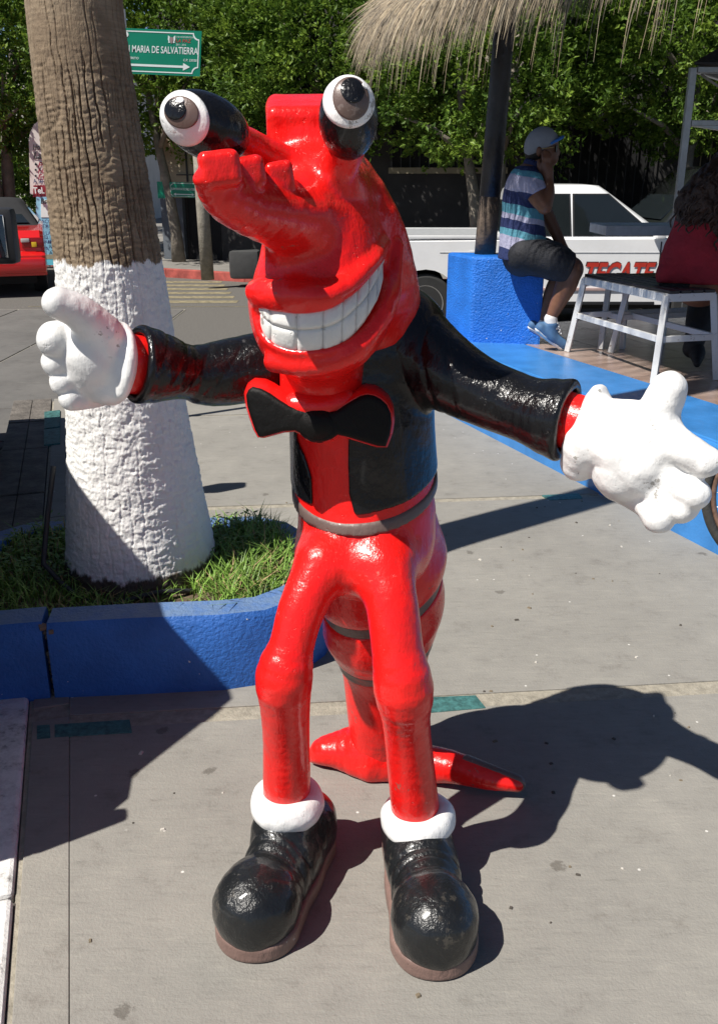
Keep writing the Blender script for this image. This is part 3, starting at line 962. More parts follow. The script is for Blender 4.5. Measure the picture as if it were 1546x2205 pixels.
statue = empty('shrimp_statue', (0.02, 1.9, 0), 'glossy red cartoon shrimp statue in black jacket and bow tie, arms spread', 'statue')
LO, HI = (-0.9, 1.2, 0.0), (0.95, 2.6, 2.0)

# ---- torso and abdomen
T_pts = [W(790, 1150, 1.95), W(785, 1040, 1.97), W(778, 900, 1.97), W(775, 760, 1.97)]
T_rad = [0.163, 0.163, 0.158, 0.145]
def torso_f(P):
    return chain(P, T_pts, T_rad, 0.03)
# belt plane: lower at the front, higher at the back
bp = [hit(torso_f, *q) for q in ((640, 1088), (700, 1130), (760, 1146), (850, 1122), (920, 1078), (942, 1035))]
A = np.array([[1, p[0], p[1]] for p in bp if p is not None]); zz = np.array([p[2] for p in bp if p is not None])
BA = np.linalg.lstsq(A, zz, rcond=None)[0]
bn = unit([-BA[1], -BA[2], 1.0])
def belt_d(P):
    return ((P[:, 2] - BA[0] - BA[1] * P[:, 0] - BA[2] * P[:, 1]) * bn[2]).astype(np.float32)

def shirt_f(P):
    f = smax(torso_f(P), -0.012 - belt_d(P), 0.01)
    return f + 0.001 * lumps(P, 40)
sculpt('shirt_front', shirt_f, 0.007, LO, HI, RED, statue)
def belt_f(P):
    d = belt_d(P)
    return smax(torso_f(P) - 0.004, np.abs(d - 0.0) - 0.013, 0.006)
sculpt('waistband', belt_f, 0.006, LO, HI, BROWN, statue)

# ---- sleeves + jacket
LA_p = [W(560, 790, 1.90), W(455, 806, 1.86), W(405, 802, 1.83), W(350, 792, 1.79), W(303, 786, 1.765)]
LA_r = [0.072, 0.066, 0.056, 0.066, 0.078]
RA_p = [W(880, 740, 1.93), W(980, 815, 1.86), W(1090, 865, 1.80), W(1150, 888, 1.76), W(1212, 903, 1.73)]
RA_r = [0.092, 0.077, 0.066, 0.068, 0.082]
def cut_plane(P, p, n):
    return ((P - np.asarray(p, np.float32)) @ np.asarray(n, np.float32))
nL = unit(LA_p[4] - LA_p[3]); nR = unit(RA_p[4] - RA_p[3])
def ridges(P, p, n, a, w):
    """a few irregular folds across the sleeve"""
    d = cut_plane(P, p, n)
    wob = 0.022 * lumps(P, 14, 6, 3)
    m = np.clip(lumps(P, 17, 5, 7) - 0.25, 0, 1)
    return a * (1 - np.abs(np.sin((d + wob) * w))) ** 3 * m
def sleeve_l(P):
    f = chain(P, LA_p, LA_r, 0.03)
    f = smax(f, cut_plane(P, LA_p[4], nL) - 0.012, 0.01)
    hole = cone(P, LA_p[4] - nL * 0.03, LA_p[4] + nL * 0.1, 0.058, 0.066)
    return smax(f, -hole, 0.006) + ridges(P, LA_p[2], nL + np.array([0, 0, 0.5]), 0.007, 60)
def sleeve_r(P):
    f = chain(P, RA_p, RA_r, 0.03)
    f = smax(f, cut_plane(P, RA_p[4], nR) - 0.012, 0.01)
    hole = cone(P, RA_p[4] - nR * 0.03, RA_p[4] + nR * 0.1, 0.06, 0.068)
    return smax(f, -hole, 0.006) + ridges(P, RA_p[2], nR + np.array([0.2, 0, 0.3]), 0.007, 55)
lapL = [(640, 946), (655, 978), (671, 1027), (674, 1075), (675, 1114)]
lapR = [(752, 930), (750, 960), (749, 1004), (752, 1062), (762, 1100), (775, 1134)]
hL = [p for p in (hit(torso_f, *q) for q in lapL) if p is not None]; hR = [p for p in (hit(torso_f, *q) for q in lapR) if p is not None]
hLz = np.array([p[2] for p in hL])[::-1]; hLx = np.array([p[0] for p in hL])[::-1]
hRz = np.array([p[2] for p in hR])[::-1]; hRx = np.array([p[0] for p in hR])[::-1]
SH_p = [W(860, 700, 1.98), W(800, 720, 2.0), W(650, 775, 1.97)]
SH_r = [0.085, 0.12, 0.10]
def jacket_f(P):
    body = torso_f(P) - 0.006
    body = smin(body, chain(P, SH_p, SH_r, 0.04), 0.05)
    f = smin(smin(body, sleeve_l(P), 0.035), sleeve_r(P), 0.04)
    xl = np.interp(P[:, 2], hLz, hLx).astype(np.float32); xr = np.interp(P[:, 2], hRz, hRx).astype(np.float32)
    wedge = np.maximum(np.maximum(xl - P[:, 0], P[:, 0] - xr), P[:, 1] - 1.93)
    f = smax(f, -wedge, 0.004)
    f = smax(f, 0.030 - belt_d(P), 0.006)
    return f + 0.0012 * lumps(P, 45)
sculpt('jacket', jacket_f, 0.005, LO, HI, BLACK, statue)

# ---- wrists
for (pp, nn, r0) in ((LA_p[4], nL, 0.061), (RA_p[4], nR, 0.060)):
    def wrist_f(P, pp=pp, nn=nn, r0=r0):
        f = chain(P, [pp - nn * 0.03, pp + nn * 0.05], [r0 - 0.004, r0 - 0.004], 0.01) + 0.0015 * lumps(P, 70)
        return smax(f, cut_plane(P, pp + nn * 0.05, nn), 0.006)
    sculpt('wrist', wrist_f, 0.006, LO, HI, RED, statue)

# ---- gloves
def ell_rows(n):
    u = unit(np.cross([0, 0, 1.0], n)); return np.array([n, u, np.cross(n, u)])
def px_chain(P, pts, k=0.012):
    """pts: (px, py, Y, radius in photo px)"""
    w = [W(a, b, c) for a, b, c, d in pts]
    r = [d * (c * CP + (CAM_H - q[2]) * SP) / FPX for (a, b, c, d), q in zip(pts, w)]
    return chain(P, w, r, k)
def glove_l(P):
    f = px_chain(P, [(232, 775, 1.75, 78), (205, 760, 1.73, 74)])
    f = smin(f, ell(P, LA_p[4] + nL * 0.046, (0.026, 0.074, 0.078), ell_rows(nL)), 0.012)
    f = smin(f, px_chain(P, [(205, 810, 1.73, 52), (225, 830, 1.73, 42)]), 0.02)
    f = smin(f, px_chain(P, [(215, 715, 1.70, 46), (170, 672, 1.67, 38), (126, 652, 1.65, 35)]), 0.02)
    g = px_chain(P, [(190, 740, 1.76, 38), (150, 728, 1.73, 40), (120, 732, 1.70, 39)])
    for q in ([(195, 785, 1.77, 32), (150, 776, 1.73, 33), (124, 780, 1.71, 33)],
              [(205, 825, 1.77, 30), (165, 820, 1.73, 30), (138, 822, 1.71, 30)],
              [(215, 850, 1.77, 26), (180, 856, 1.73, 28), (155, 858, 1.71, 27)]):
        g = smin(g, px_chain(P, q), 0.003)
    f = smin(f, g, 0.007)
    return f + 0.0012 * lumps(P, 55) + 0.0006 * lumps(P, 160, 8, 4)
sculpt('glove', glove_l, 0.005, LO, HI, WHITE, statue)
def glove_r(P):
    f = px_chain(P, [(1335, 950, 1.66, 80), (1375, 985, 1.64, 82), (1345, 1010, 1.65, 72)], 0.03)
    f = smin(f, px_chain(P, [(1290, 893, 1.70, 42), (1262, 945, 1.67, 48), (1244, 1000, 1.69, 38)]), 0.012)
    f = smin(f, ell(P, RA_p[4] + nR * 0.055, (0.026, 0.072, 0.080), ell_rows(nR)), 0.012)
    f = smin(f, px_chain(P, [(1330, 905, 1.65, 44), (1400, 905, 1.63, 46), (1438, 835, 1.62, 37)], 0.03), 0.03)
    f = smin(f, px_chain(P, [(1395, 925, 1.64, 46), (1450, 955, 1.59, 40), (1513, 993, 1.555, 37)]), 0.022)
    f = smin(f, px_chain(P, [(1400, 985, 1.64, 44), (1445, 1030, 1.59, 38), (1492, 1062, 1.555, 36)]), 0.014)
    f = smin(f, px_chain(P, [(1380, 1020, 1.65, 44), (1420, 1065, 1.60, 35), (1466, 1092, 1.57, 33)]), 0.012)
    f = smin(f, px_chain(P, [(1350, 1040, 1.66, 44), (1395, 1080, 1.62, 36), (1417, 1116, 1.585, 34)]), 0.010)
    f = smax(f, -px_chain(P, [(1385, 960, 1.535, 40), (1350, 1000, 1.54, 38)]), 0.03)
    return f + 0.0018 * lumps(P, 50, 10, 3) + 0.0007 * lumps(P, 170, 8, 5)
sculpt('glove', glove_r, 0.005, LO, HI, WHITE, statue)

# ---- pelvis, legs
def legs_f(P):
    f = smin(ell(P, W(775, 1190, 1.90), (0.148, 0.128, 0.085)), cone(P, T_pts[0], W(790, 1100, 1.96), 0.158, 0.158), 0.03)
    f = smax(f, belt_d(P) + 0.004, 0.01)
    l = px_chain(P, [(692, 1216, 1.81, 57), (650, 1310, 1.76, 51), (628, 1390, 1.73, 48), (612, 1455, 1.715, 62), (614, 1515, 1.735, 54), (617, 1600, 1.77, 50), (618, 1735, 1.80, 52)], 0.02)
    r = px_chain(P, [(828, 1226, 1.80, 58), (845, 1310, 1.75, 56), (856, 1400, 1.72, 56), (869, 1480, 1.705, 65), (874, 1545, 1.73, 52), (883, 1640, 1.765, 51), (896, 1765, 1.79, 53)], 0.02)
    f = smin(smin(f, l, 0.05), r, 0.05)
    return f + 0.0006 * lumps(P, 26, 10, 2)
sculpt('lower_body', legs_f, 0.0055, LO, HI, RED, statue)

# ---- tail segments with brown bands
seg = [(W(802, 1150, 2.03), 0.160), (W(815, 1225, 2.06), 0.158), (W(822, 1345, 2.12), 0.142), (W(826, 1440, 2.17), 0.118), (W(818, 1620, 2.20), 0.088)]
axis = unit(np.array([0.0, 0.42, -1.0]))
b1p = hit(lambda P: sphere(P, seg[2][0], 0.148), 748, 1312); b1p = seg[1][0] * 0.35 + seg[2][0] * 0.65 if b1p is None else b1p
b2p = hit(lambda P: sphere(P, seg[3][0], 0.13), 760, 1452)
bnn = unit([-0.35, -0.36, 0.85])
def bd(P, p0):
    return cut_plane(P, p0, bnn)
def tail_all(P):
    return chain(P, [s[0] for s in seg], [s[1] for s in seg], 0.03)
D1 = lambda P: bd(P, b1p)
D2 = lambda P: bd(P, b2p)
def drum(P, top, bot):
    """bulging segment between two band planes"""
    f = tail_all(P)
    return f
def seg_a(P):
    d = D1(P)
    bulge = 0.012 * np.exp(-((d - 0.055) / 0.05) ** 2)
    f = smax(tail_all(P) - bulge, -(d - 0.017), 0.012)
    return smax(f, belt_d(P) + 0.004, 0.01) + 0.001 * lumps(P, 40)
def seg_b(P):
    d1, d2 = D1(P), D2(P)
    mid = float((b2p - b1p) @ bnn) / 2
    bulge = 0.012 * np.exp(-((d1 - mid) / 0.06) ** 2)
    return smax(smax(tail_all(P) - bulge, d1 + 0.017, 0.012), -(d2 - 0.018), 0.012) + 0.001 * lumps(P, 40)
def seg_c(P):
    f = smax(tail_all(P) + 0.006, D2(P) + 0.018, 0.012)
    return smax(f, 0.03 - P[:, 2], 0.01) + 0.001 * lumps(P, 40)
sculpt('tail_segment', seg_a, 0.006, LO, HI, RED, statue)
sculpt('tail_segment', seg_b, 0.006, LO, HI, RED, statue)
sculpt('tail_segment', seg_c, 0.006, LO, HI, RED, statue)
for D in (D1, D2):
    sculpt('tail_band', lambda P, D=D: smax(tail_all(P) + 0.001, np.abs(D(P)) - 0.021, 0.005), 0.006, LO, HI, BROWN, statue)
def fin_f(P):
    f = px_chain(P, [(815, 1615, 2.20, 70), (885, 1640, 2.17, 46), (965, 1650, 2.12, 36), (1045, 1672, 2.08, 27), (1112, 1688, 2.06, 16)], 0.03)
    f = smin(f, px_chain(P, [(800, 1620, 2.20, 66), (735, 1615, 2.21, 42), (696, 1618, 2.21, 30), (678, 1630, 2.21, 15)], 0.03), 0.02)
    f = smin(f, px_chain(P, [(810, 1600, 2.28, 60), (830, 1560, 2.42, 40), (850, 1530, 2.50, 22)], 0.03), 0.03)
    f = smax(f, 0.004 - P[:, 2], 0.008)
    return f + 0.0014 * lumps(P, 55, 10, 1)
sculpt('tail_fin', fin_f, 0.005, LO, HI, RED, statue)
def fintip(P):
    return smax(fin_f(P) - 0.0025, np.maximum(0.30 + 0.02 * lumps(P, 40, 6) - P[:, 0], 2.102 - 0.30 * (P[:, 0] - 0.26) - P[:, 1] + 0.003 * lumps(P, 60, 6, 3)), 0.003)
sculpt('fin_edge', fintip, 0.004, (0.2, 1.9, 0), (0.6, 2.4, 0.2), BROWN, statue)

# ---- socks and shoes
cufL = W(618, 1728, 1.795); cufR = W(899, 1762, 1.785)
for c in (cufL, cufR):
    def cuff_f(P, c=c):
        p = P - c.astype(np.float32)
        q = np.sqrt(p[:, 0] ** 2 + (p[:, 1] * 0.96) ** 2) - 0.056
        f = np.sqrt((q * 1.0) ** 2 + (p[:, 2] * 0.86) ** 2) - 0.033
        return f + 0.002 * lumps(P, 42) + 0.0006 * lumps(P, 150, 8, 2)
    sculpt('sock_cuff', cuff_f, 0.005, LO, HI, WHITE, statue)
def shoe_parts(toe, heel, ank, wr):
    toe = np.array(toe); heel = np.array(heel)
    ax = unit(np.array([toe[0] - heel[0], toe[1] - heel[1], 0])); sd = np.array([-ax[1], ax[0], 0])
    R = np.array([sd, ax, [0, 0, 1.0]])
    def foot2(P, grow):
        p = P.copy(); p[:, 2] = 0
        m = toe * 0.45 + heel * 0.55
        a = cone(p, (toe[0], toe[1], 0), (m[0], m[1], 0), 0.098 * wr + grow, 0.082 * wr + grow)
        b = cone(p, (m[0], m[1], 0), (heel[0], heel[1], 0), 0.082 * wr + grow, 0.078 * wr + grow)
        return smin(a, b, 0.03)
    def upper(P):
        cap = ell(P, (toe[0], toe[1], 0.082), (0.097 * wr, 0.112 * wr, 0.094), R)
        m = toe * 0.55 + heel * 0.45
        vamp = cone(P, (m[0] + ax[0] * 0.05, m[1] + ax[1] * 0.05, 0.062), (heel[0], heel[1], 0.075), 0.082 * wr, 0.082 * wr)
        top = chain(P, [(m[0], m[1], 0.085), (ank[0] - 0.0 + ax[0] * 0.01, ank[1] + ax[1] * 0.01 + 0.01, ank[2] - 0.045), (heel[0], heel[1], 0.10)], [0.072, 0.079, 0.075], 0.02)
        v = smin(vamp, top, 0.03)
        crease = cut_plane(P, (m[0], m[1], 0), ax)
        v = v + 0.005 * np.exp(-((crease - 0.0) / 0.007) ** 2) + 0.004 * np.exp(-((crease - 0.035 + 0.3 * (P[:, 2] - 0.1)) / 0.006) ** 2)
        f = smin(cap, v, 0.006)
        f = smax(f, 0.030 - P[:, 2], 0.006)
        f = smax(f, foot2(P, 0.004), 0.012)
        return f + 0.0013 * lumps(P, 60, 10, 3) + 0.0006 * lumps(P, 190, 8)
    def sole(P):
        return smax(foot2(P, -0.001), np.abs(P[:, 2] - 0.0225) - 0.0225, 0.012) + 0.0008 * lumps(P, 60)
    s = sculpt('shoe', upper, 0.005, LO, HI, SHOEB, statue)
    sculpt('sole', sole, 0.005, LO, HI, SOLE, s)
shoe_parts((-0.226, 1.592, 0), (-0.135, 1.845, 0), cufL, 1.0)
shoe_parts((0.165, 1.545, 0), (0.135, 1.84, 0), cufR, 1.0)

# ---- head
def face_base(P):
    f = cone(P, W(690, 430, 1.74), W(694, 640, 1.735), 0.085, 0.137)
    f = smin(f, ell(P, W(676, 712, 1.71), (0.100, 0.085, 0.115), CAMR), 0.045)
    f = smin(f, chain(P, [W(672, 330, 1.84), W(745, 450, 1.86), W(792, 570, 1.88), W(800, 680, 1.92)], [0.070, 0.088, 0.092, 0.105], 0.04), 0.07)
    f = smin(f, px_chain(P, [(692, 760, 1.81, 92), (694, 862, 1.86, 88)]), 0.03)
    return f
def rostrum(P):
    f = px_chain(P, [(433, 388, 1.46, 17), (478, 422, 1.50, 44), (540, 448, 1.56, 58), (640, 470, 1.66, 80)], 0.03)
    for (a, b, y, hx, hy, hz, rz, tl) in ((474, 364, 1.475, 0.030, 0.026, 0.030, 12, -6), (538, 372, 1.545, 0.021, 0.024, 0.030, 14, -8), (598, 380, 1.605, 0.024, 0.024, 0.030, 16, -8)):
        R = (rotm('Z', rz) @ rotm('Y', tl)).T
        f = smin(f, rbox(P, W(a, b, y), (hx, hz, hy), 0.011, R), 0.013)
    return f
E_L = W(444, 271, 1.57); E_R = W(750, 257, 1.63)
aL = unit([-0.86, -0.36, 0.36]); aR = unit([0.02, -0.50, 0.86])
def stalks(P):
    f = px_chain(P, [(640, 372, 1.74, 46), (560, 322, 1.68, 32), (510, 297, 1.63, 34)], 0.02)
    return smin(f, px_chain(P, [(722, 420, 1.74, 52), (724, 380, 1.70, 42), (740, 320, 1.67, 45)], 0.02), 0.02)
def crest(P):
    f = rbox(P, W(652, 292, 1.84), (0.066, 0.075, 0.062), 0.018, (rotm('Z', 4) @ rotm('X', 14)).T)
    return f
up_c = [(548, 655), (566, 660), (589, 667), (612, 672), (637, 675), (662, 675), (685, 673), (706, 668), (725, 661), (745, 648), (765, 631), (784, 611), (801, 591), (815, 570), (827, 551), (834, 537)]
lo_c = [(553, 690), (558, 712), (568, 731), (583, 746), (601, 754), (620, 760), (641, 762), (667, 761), (693, 758), (714, 752), (733, 744), (755, 729), (773, 711), (790, 691), (805, 667), (817, 645), (826, 620), (833, 590), (838, 560), (842, 530)]
def lip_pts(cv, dx, dy):
    out = []
    for i, (a, b) in enumerate(cv):
        p = hit(face_base, a + dx[i], b + dy[i])
        out.append(p)
    return out
def smooth_pts(L):
    L = [p for p in L if p is not None]
    for _ in range(4):
        L = [L[0]] + [(L[i - 1] + 2 * L[i] + L[i + 1]) / 4 for i in range(1, len(L) - 1)] + [L[-1]]
    return L
nu = len(up_c); nl = len(lo_c)
rU = [0.017 + 0.010 * math.sin(math.pi * min(1, i / 9.0)) if i < 5 else 0.027 - 0.017 * max(0, (i - 5) / (nu - 6)) for i in range(nu)]
rU[0] = 0.021; rU[1] = 0.024; rU[2] = 0.026
UPq = []
for i, (a, b) in enumerate(up_c):
    k = rU[i] * FPX / 1.66
    UPq.append((a + (6 if i < 2 else -0.35 * k * max(0, (i - 8) / 8)), b - k * 1.12))
UP = [None if np.isnan(p[0]) else p for p in hits(face_base, UPq)]
rL = [0.014 + 0.008 * math.sin(math.pi * min(i, 8) / 8 * 0.5) for i in range(nl)]
for i in range(12, nl):
    rL[i] = 0.022 - 0.010 * (i - 12) / (nl - 13)
LOq = []
for i, (a, b) in enumerate(lo_c):
    j0, j1 = max(i - 1, 0), min(i + 1, nl - 1)
    tx, ty = lo_c[j1][0] - lo_c[j0][0], lo_c[j1][1] - lo_c[j0][1]
    L = math.hypot(tx, ty); nx, ny = -ty / L, tx / L
    k = rL[i] * FPX / 1.66 * 1.12
    LOq.append((a + nx * k, b + ny * k))
LOW = [None if np.isnan(p[0]) else p for p in hits(face_base, LOq)]
keepU = [(p, r) for p, r in zip(UP, rU) if p is not None]; keepL = [(p, r) for p, r in zip(LOW, rL) if p is not None]
UPs = smooth_pts([p for p, r in keepU]); rUs = [r for p, r in keepU]
LOs = smooth_pts([p for p, r in keepL]); rLs = [r for p, r in keepL]
# carve the mouth: push the face back between the two lips
def by_x(cv, x):
    return float(np.interp(x, [c[0] for c in cv], [c[1] for c in cv]))
mid_q, mid_r = [], []
for px in np.linspace(556, 832, 24):
    ya, yb = by_x(up_c, px), by_x(lo_c, px)
    mid_q.append((px, (ya + yb) / 2)); mid_r.append(max(0.5 * (yb - ya), 6) * 1.68 / FPX)
mh = hits(face_base, mid_q)
mid_r = [r for r, p in zip(mid_r, mh) if not np.isnan(p[0])]
mid_pts = [p for p in mh if not np.isnan(p[0])]
def head_f(P):
    f = face_base(P)
    f = smax(f, -(chain(P, mid_pts, mid_r, 0.01, 1)), 0.008)
    f = smin(f, chain(P, UPs, rUs, 0.008, 1), 0.014)
    f = smin(f, chain(P, LOs, rLs, 0.008, 1), 0.012)
    f = smin(f, rostrum(P), 0.035)
    f = smin(f, stalks(P), 0.025)
    f = smin(f, crest(P), 0.03)
    return f + 0.0012 * lumps(P, 42, 10, 2) + 0.0004 * lumps(P, 150, 8, 6)
sculpt('head', head_f, 0.0045, LO, HI, RED, statue)

# ---- teeth: two rows following the curve of the mouth
def curve_at(cv, u):
    n = len(cv) - 1
    x = u * n; i = min(int(x), n - 1); t = x - i
    return cv[i][0] * (1 - t) + cv[i + 1][0] * t, cv[i][1] * (1 - t) + cv[i + 1][1] * t
gaps = [551, 577, 637, 697, 741, 773, 799, 819, 834]
def tooth_plane(px, py):
    return hit(face_base, px, py)
def mouth_pt(px, v):
    a = by_x(up_c, px) - 8; b = by_x(lo_c, px) + 7
    return px, a + (b - a) * v
for row, (v0, v1) in enumerate(((0.0, 0.435), (0.445, 1.0))):
    for g in range(len(gaps) - 1):
        x0, x1 = gaps[g] + 0.35, gaps[g + 1] - 0.35
        n = 7
        pix = [mouth_pt(x0 + (x1 - x0) * i / (n - 1), v0 + (v1 - v0) * j / (n - 1)) for j in range(n) for i in range(n)]
        Pp = hits(face_base, pix)
        if np.isnan(Pp).any(): continue
        Nn = grads(face_base, Pp)
        bul = np.array([(-0.0014, 0.0010, 0.0014)[min(2, min(i, n - 1 - i), min(j, n - 1 - j))] for j in range(n) for i in range(n)])
        Vf = list(Pp + Nn * (bul - 0.004 - (0.003 if row else 0.0))[:, None]); Vb = list(Pp - Nn * 0.022)
        Fq = [(j * n + i, j * n + i + 1, (j + 1) * n + i + 1, (j + 1) * n + i) for j in range(n - 1) for i in range(n - 1)]
        Fq = [f[::-1] for f in Fq]
        nn2 = n * n
        bd_ = [i for i in range(n)] + [j * n + n - 1 for j in range(1, n)] + [(n - 1) * n + i for i in range(n - 2, -1, -1)] + [j * n for j in range(n - 2, 0, -1)]
        S = [(bd_[i], bd_[(i + 1) % len(bd_)], nn2 + bd_[(i + 1) % len(bd_)], nn2 + bd_[i]) for i in range(len(bd_))]
        t = obj('tooth', Vf + Vb, Fq + S + [tuple(nn2 + q for q in f[::-1]) for f in Fq], TOOTHW, statue, True)

# ---- eyes: dark cup, white front, brown iris, pupil, painted glint
def ell_frame(a):
    a = unit(a); u = unit(np.cross(a, [0, 0, 1.0])); v = np.cross(a, u)
    return np.array([u, v, a])
def cap_mesh(C, R, rad, d, ang, grow, n=40, m=12, skirt=0.003):
    """cap of an ellipsoid around the unit-sphere direction d"""
    d = unit(d); u = unit(np.cross(d, [0.3, 0.5, 0.8])); w = np.cross(d, u)
    V = [d * 1.0]; F = []
    for j in range(1, m + 1):
        th = ang * j / m
        for i in range(n):
            ph = 2 * math.pi * i / n
            V.append(math.cos(th) * d + math.sin(th) * (math.cos(ph) * u + math.sin(ph) * w))
    for i in range(n):
        F.append((0, 1 + i, 1 + (i + 1) % n))
    for j in range(m - 1):
        for i in range(n):
            a, b = 1 + j * n + i, 1 + j * n + (i + 1) % n
            F.append((a, a + n, b + n, b))
    rad = np.array(rad)
    X = [C + (np.array(v) * (rad + grow)) @ R for v in V]
    # skirt turned in to the surface below
    b0 = 1 + (m - 1) * n
    for i in range(n):
        X.append(C + (np.array(V[b0 + i]) * (rad + grow - skirt)) @ R)
    s0 = len(X) - n
    for i in range(n):
        F.append((b0 + i, s0 + i, s0 + (i + 1) % n, b0 + (i + 1) % n))
    return X, F
def eye(C, axis, rad, white_px, white_ang, iris_px, iris_ang, pup_px, pup_ang, gl_px):
    R = ell_frame(axis)
    fE = lambda P: ell(P, C, rad, R)
    e = sculpt('eye', lambda P: fE(P) + 0.0006 * lumps(P, 60), 0.004, LO, HI, BLACK, statue)
    def dirn(px):
        p = hit(fE, *px)
        return unit((R @ (p - C)) / np.array(rad))
    for nm, d, ang, gr, mt in (('sclera', dirn(white_px), white_ang, 0.0016, WHITE), ('iris', dirn(iris_px), iris_ang, 0.0030, IRIS), ('pupil', dirn(pup_px), pup_ang, 0.0046, BLACK), ('glint', dirn(gl_px), 0.085, 0.0056, WHITE)):
        X, F = cap_mesh(C, R, rad, d, ang, gr)
        obj(nm, X, F, mt, e, True)
eye(E_L, aL, (0.0500, 0.0500, 0.073), (372, 246), 0.88, (387, 240), 0.46, (378, 236), 0.29, (391, 219))
eye(E_R, aR, (0.0495, 0.0495, 0.068), (752, 190), 0.98, (757, 204), 0.60, (759, 194), 0.36, (783, 188))

# ---- bow tie
bow2 = [(520, 860), (526, 846), (539, 837), (560, 840), (581, 849), (602, 862), (622, 873), (640, 879), (655, 880), (680, 884), (705, 884), (722, 882), (740, 870), (759, 859), (775, 851), (791, 848), (808, 851), (823, 859), (838, 873), (847, 893), (849, 915), (845, 940), (834, 967), (812, 966), (780, 956), (752, 947), (728, 941), (716, 950), (700, 955), (680, 956), (660, 951), (648, 940), (634, 934), (610, 937), (585, 945), (566, 951), (552, 951), (542, 936), (531, 908), (523, 884)]
BY = 1.735
lean = 0.30
def bowpt(px, py, off):
    p = W(px, py, BY)
    # the plate leans back towards its top and its ends turn back a little
    zc = p[2] - 1.13
    return np.array([p[0], BY + lean * zc * 0.4 + 0.9 * (p[0] + 0.04) ** 2 + off, p[2]])
cx, cy = 685, 905
def ring(scale, off, inset=0.0):
    out = []
    n = len(bow2)
    for i, (a, b) in enumerate(bow2):
        p0, p1 = bow2[i - 1], bow2[(i + 1) % n]
        tx, ty = p1[0] - p0[0], p1[1] - p0[1]
        L = math.hypot(tx, ty)
        nx, ny = -ty / L, tx / L           # inward for this winding
        out.append(bowpt(a + nx * inset, b + ny * inset, off))
    return out
def bow_loft(name, rings, mats, par, capf=True):
    n = len(rings[0])
    V = [p for r in rings for p in r]
    F = []
    for j in range(len(rings) - 1):
        for i in range(n):
            F.append((j * n + i, j * n + (i + 1) % n, (j + 1) * n + (i + 1) % n, (j + 1) * n + i))
    bm = bmesh.new()
    vs = [bm.verts.new(p) for p in V]
    for f in F: bm.faces.new([vs[k] for k in f])
    a = bm.faces.new([vs[k] for k in range(n)]); b = bm.faces.new([vs[(len(rings) - 1) * n + k] for k in range(n)])
    bmesh.ops.recalc_face_normals(bm, faces=bm.faces[:])
    bmesh.ops.triangulate(bm, faces=[a, b])
    me = bpy.data.meshes.new(name); bm.to_mesh(me); bm.free()
    me.materials.append(mats)
    o = bpy.data.objects.new(name, me); COL.objects.link(o); o.parent = par; o.matrix_parent_inverse = parent_inverse(par)
    shade_auto(o, 50)
    return o
bow = bow_loft('bow_tie', [ring(1, 0.085, 12), ring(1, 0.080, 2), ring(1, 0.070, -3), ring(1, 0.03, -3), ring(1, 0.012, -1), ring(1, 0.004, 3)], RED, statue)
bow_loft('bow_face', [ring(1, 0.010, 5), ring(1, 0.000, 5.5), ring(1, -0.004, 9), ring(1, -0.005, 16)], BLACKF, bow)
def knot_f(P):
    f = ell(P, bowpt(684, 918, 0.012), (0.044, 0.026, 0.038))
    return f + 0.0015 * lumps(P, 60)
sculpt('bow_knot', knot_f, 0.004, LO, HI, BLACKF, bow)
def collar_f(P):
    return px_chain(P, [(640, 872, 1.775, 30), (685, 876, 1.765, 32), (740, 866, 1.775, 30)], 0.02) + 0.001 * lumps(P, 50)
sculpt('collar', collar_f, 0.005, LO, HI, RED, statue)
# ------------------------------------------------------------------ things on and around the platform
METALW = plain('white_metal', (0.66, 0.66, 0.65), 0.45, 0, 0.15, 20, 0.002, 50)
def rusty(name):
    m, nt, b = new_mat(name)
    v = coords(nt)
    n = nodes_noise(nt, 34, 6, 0.75, v)
    r = ramp(nt, n.outputs['Fac'], [(0.28, (0.10, 0.05, 0.03)), (0.34, (0.45, 0.42, 0.40)), (0.42, (0.66, 0.66, 0.65))])
    nt.links.new(r.outputs['Color'], b.inputs['Base Color'])
    b.inputs['Roughness'].default_value = 0.5
    return m
RUSTY = rusty('chipped_white_metal')
SLATB = plain('black_slat', (0.03, 0.028, 0.03), 0.35, 0, 0.3, 10)
GALV = plain('galvanised_metal', (0.42, 0.44, 0.46), 0.4, 0.6, 0.15, 20)
PH = 0.50
def frame3(d):
    """rows: along d, across, up-ish"""
    d = unit(d); a = unit(np.cross([0, 0, 1.0], d)); u = np.cross(d, a)
    return np.stack([d, a, u], 1)
def bar(m, a, b, w, t, mi=0):
    a = np.asarray(a, float); b = np.asarray(b, float)
    m.box((a + b) / 2, (np.linalg.norm(b - a) / 2, w / 2, t / 2), frame3(b - a) if abs(unit(b - a)[2]) < 0.99 else np.stack([[0, 0, 1.0], [0, 1.0, 0], [-1.0, 0, 0]], 1), mi)
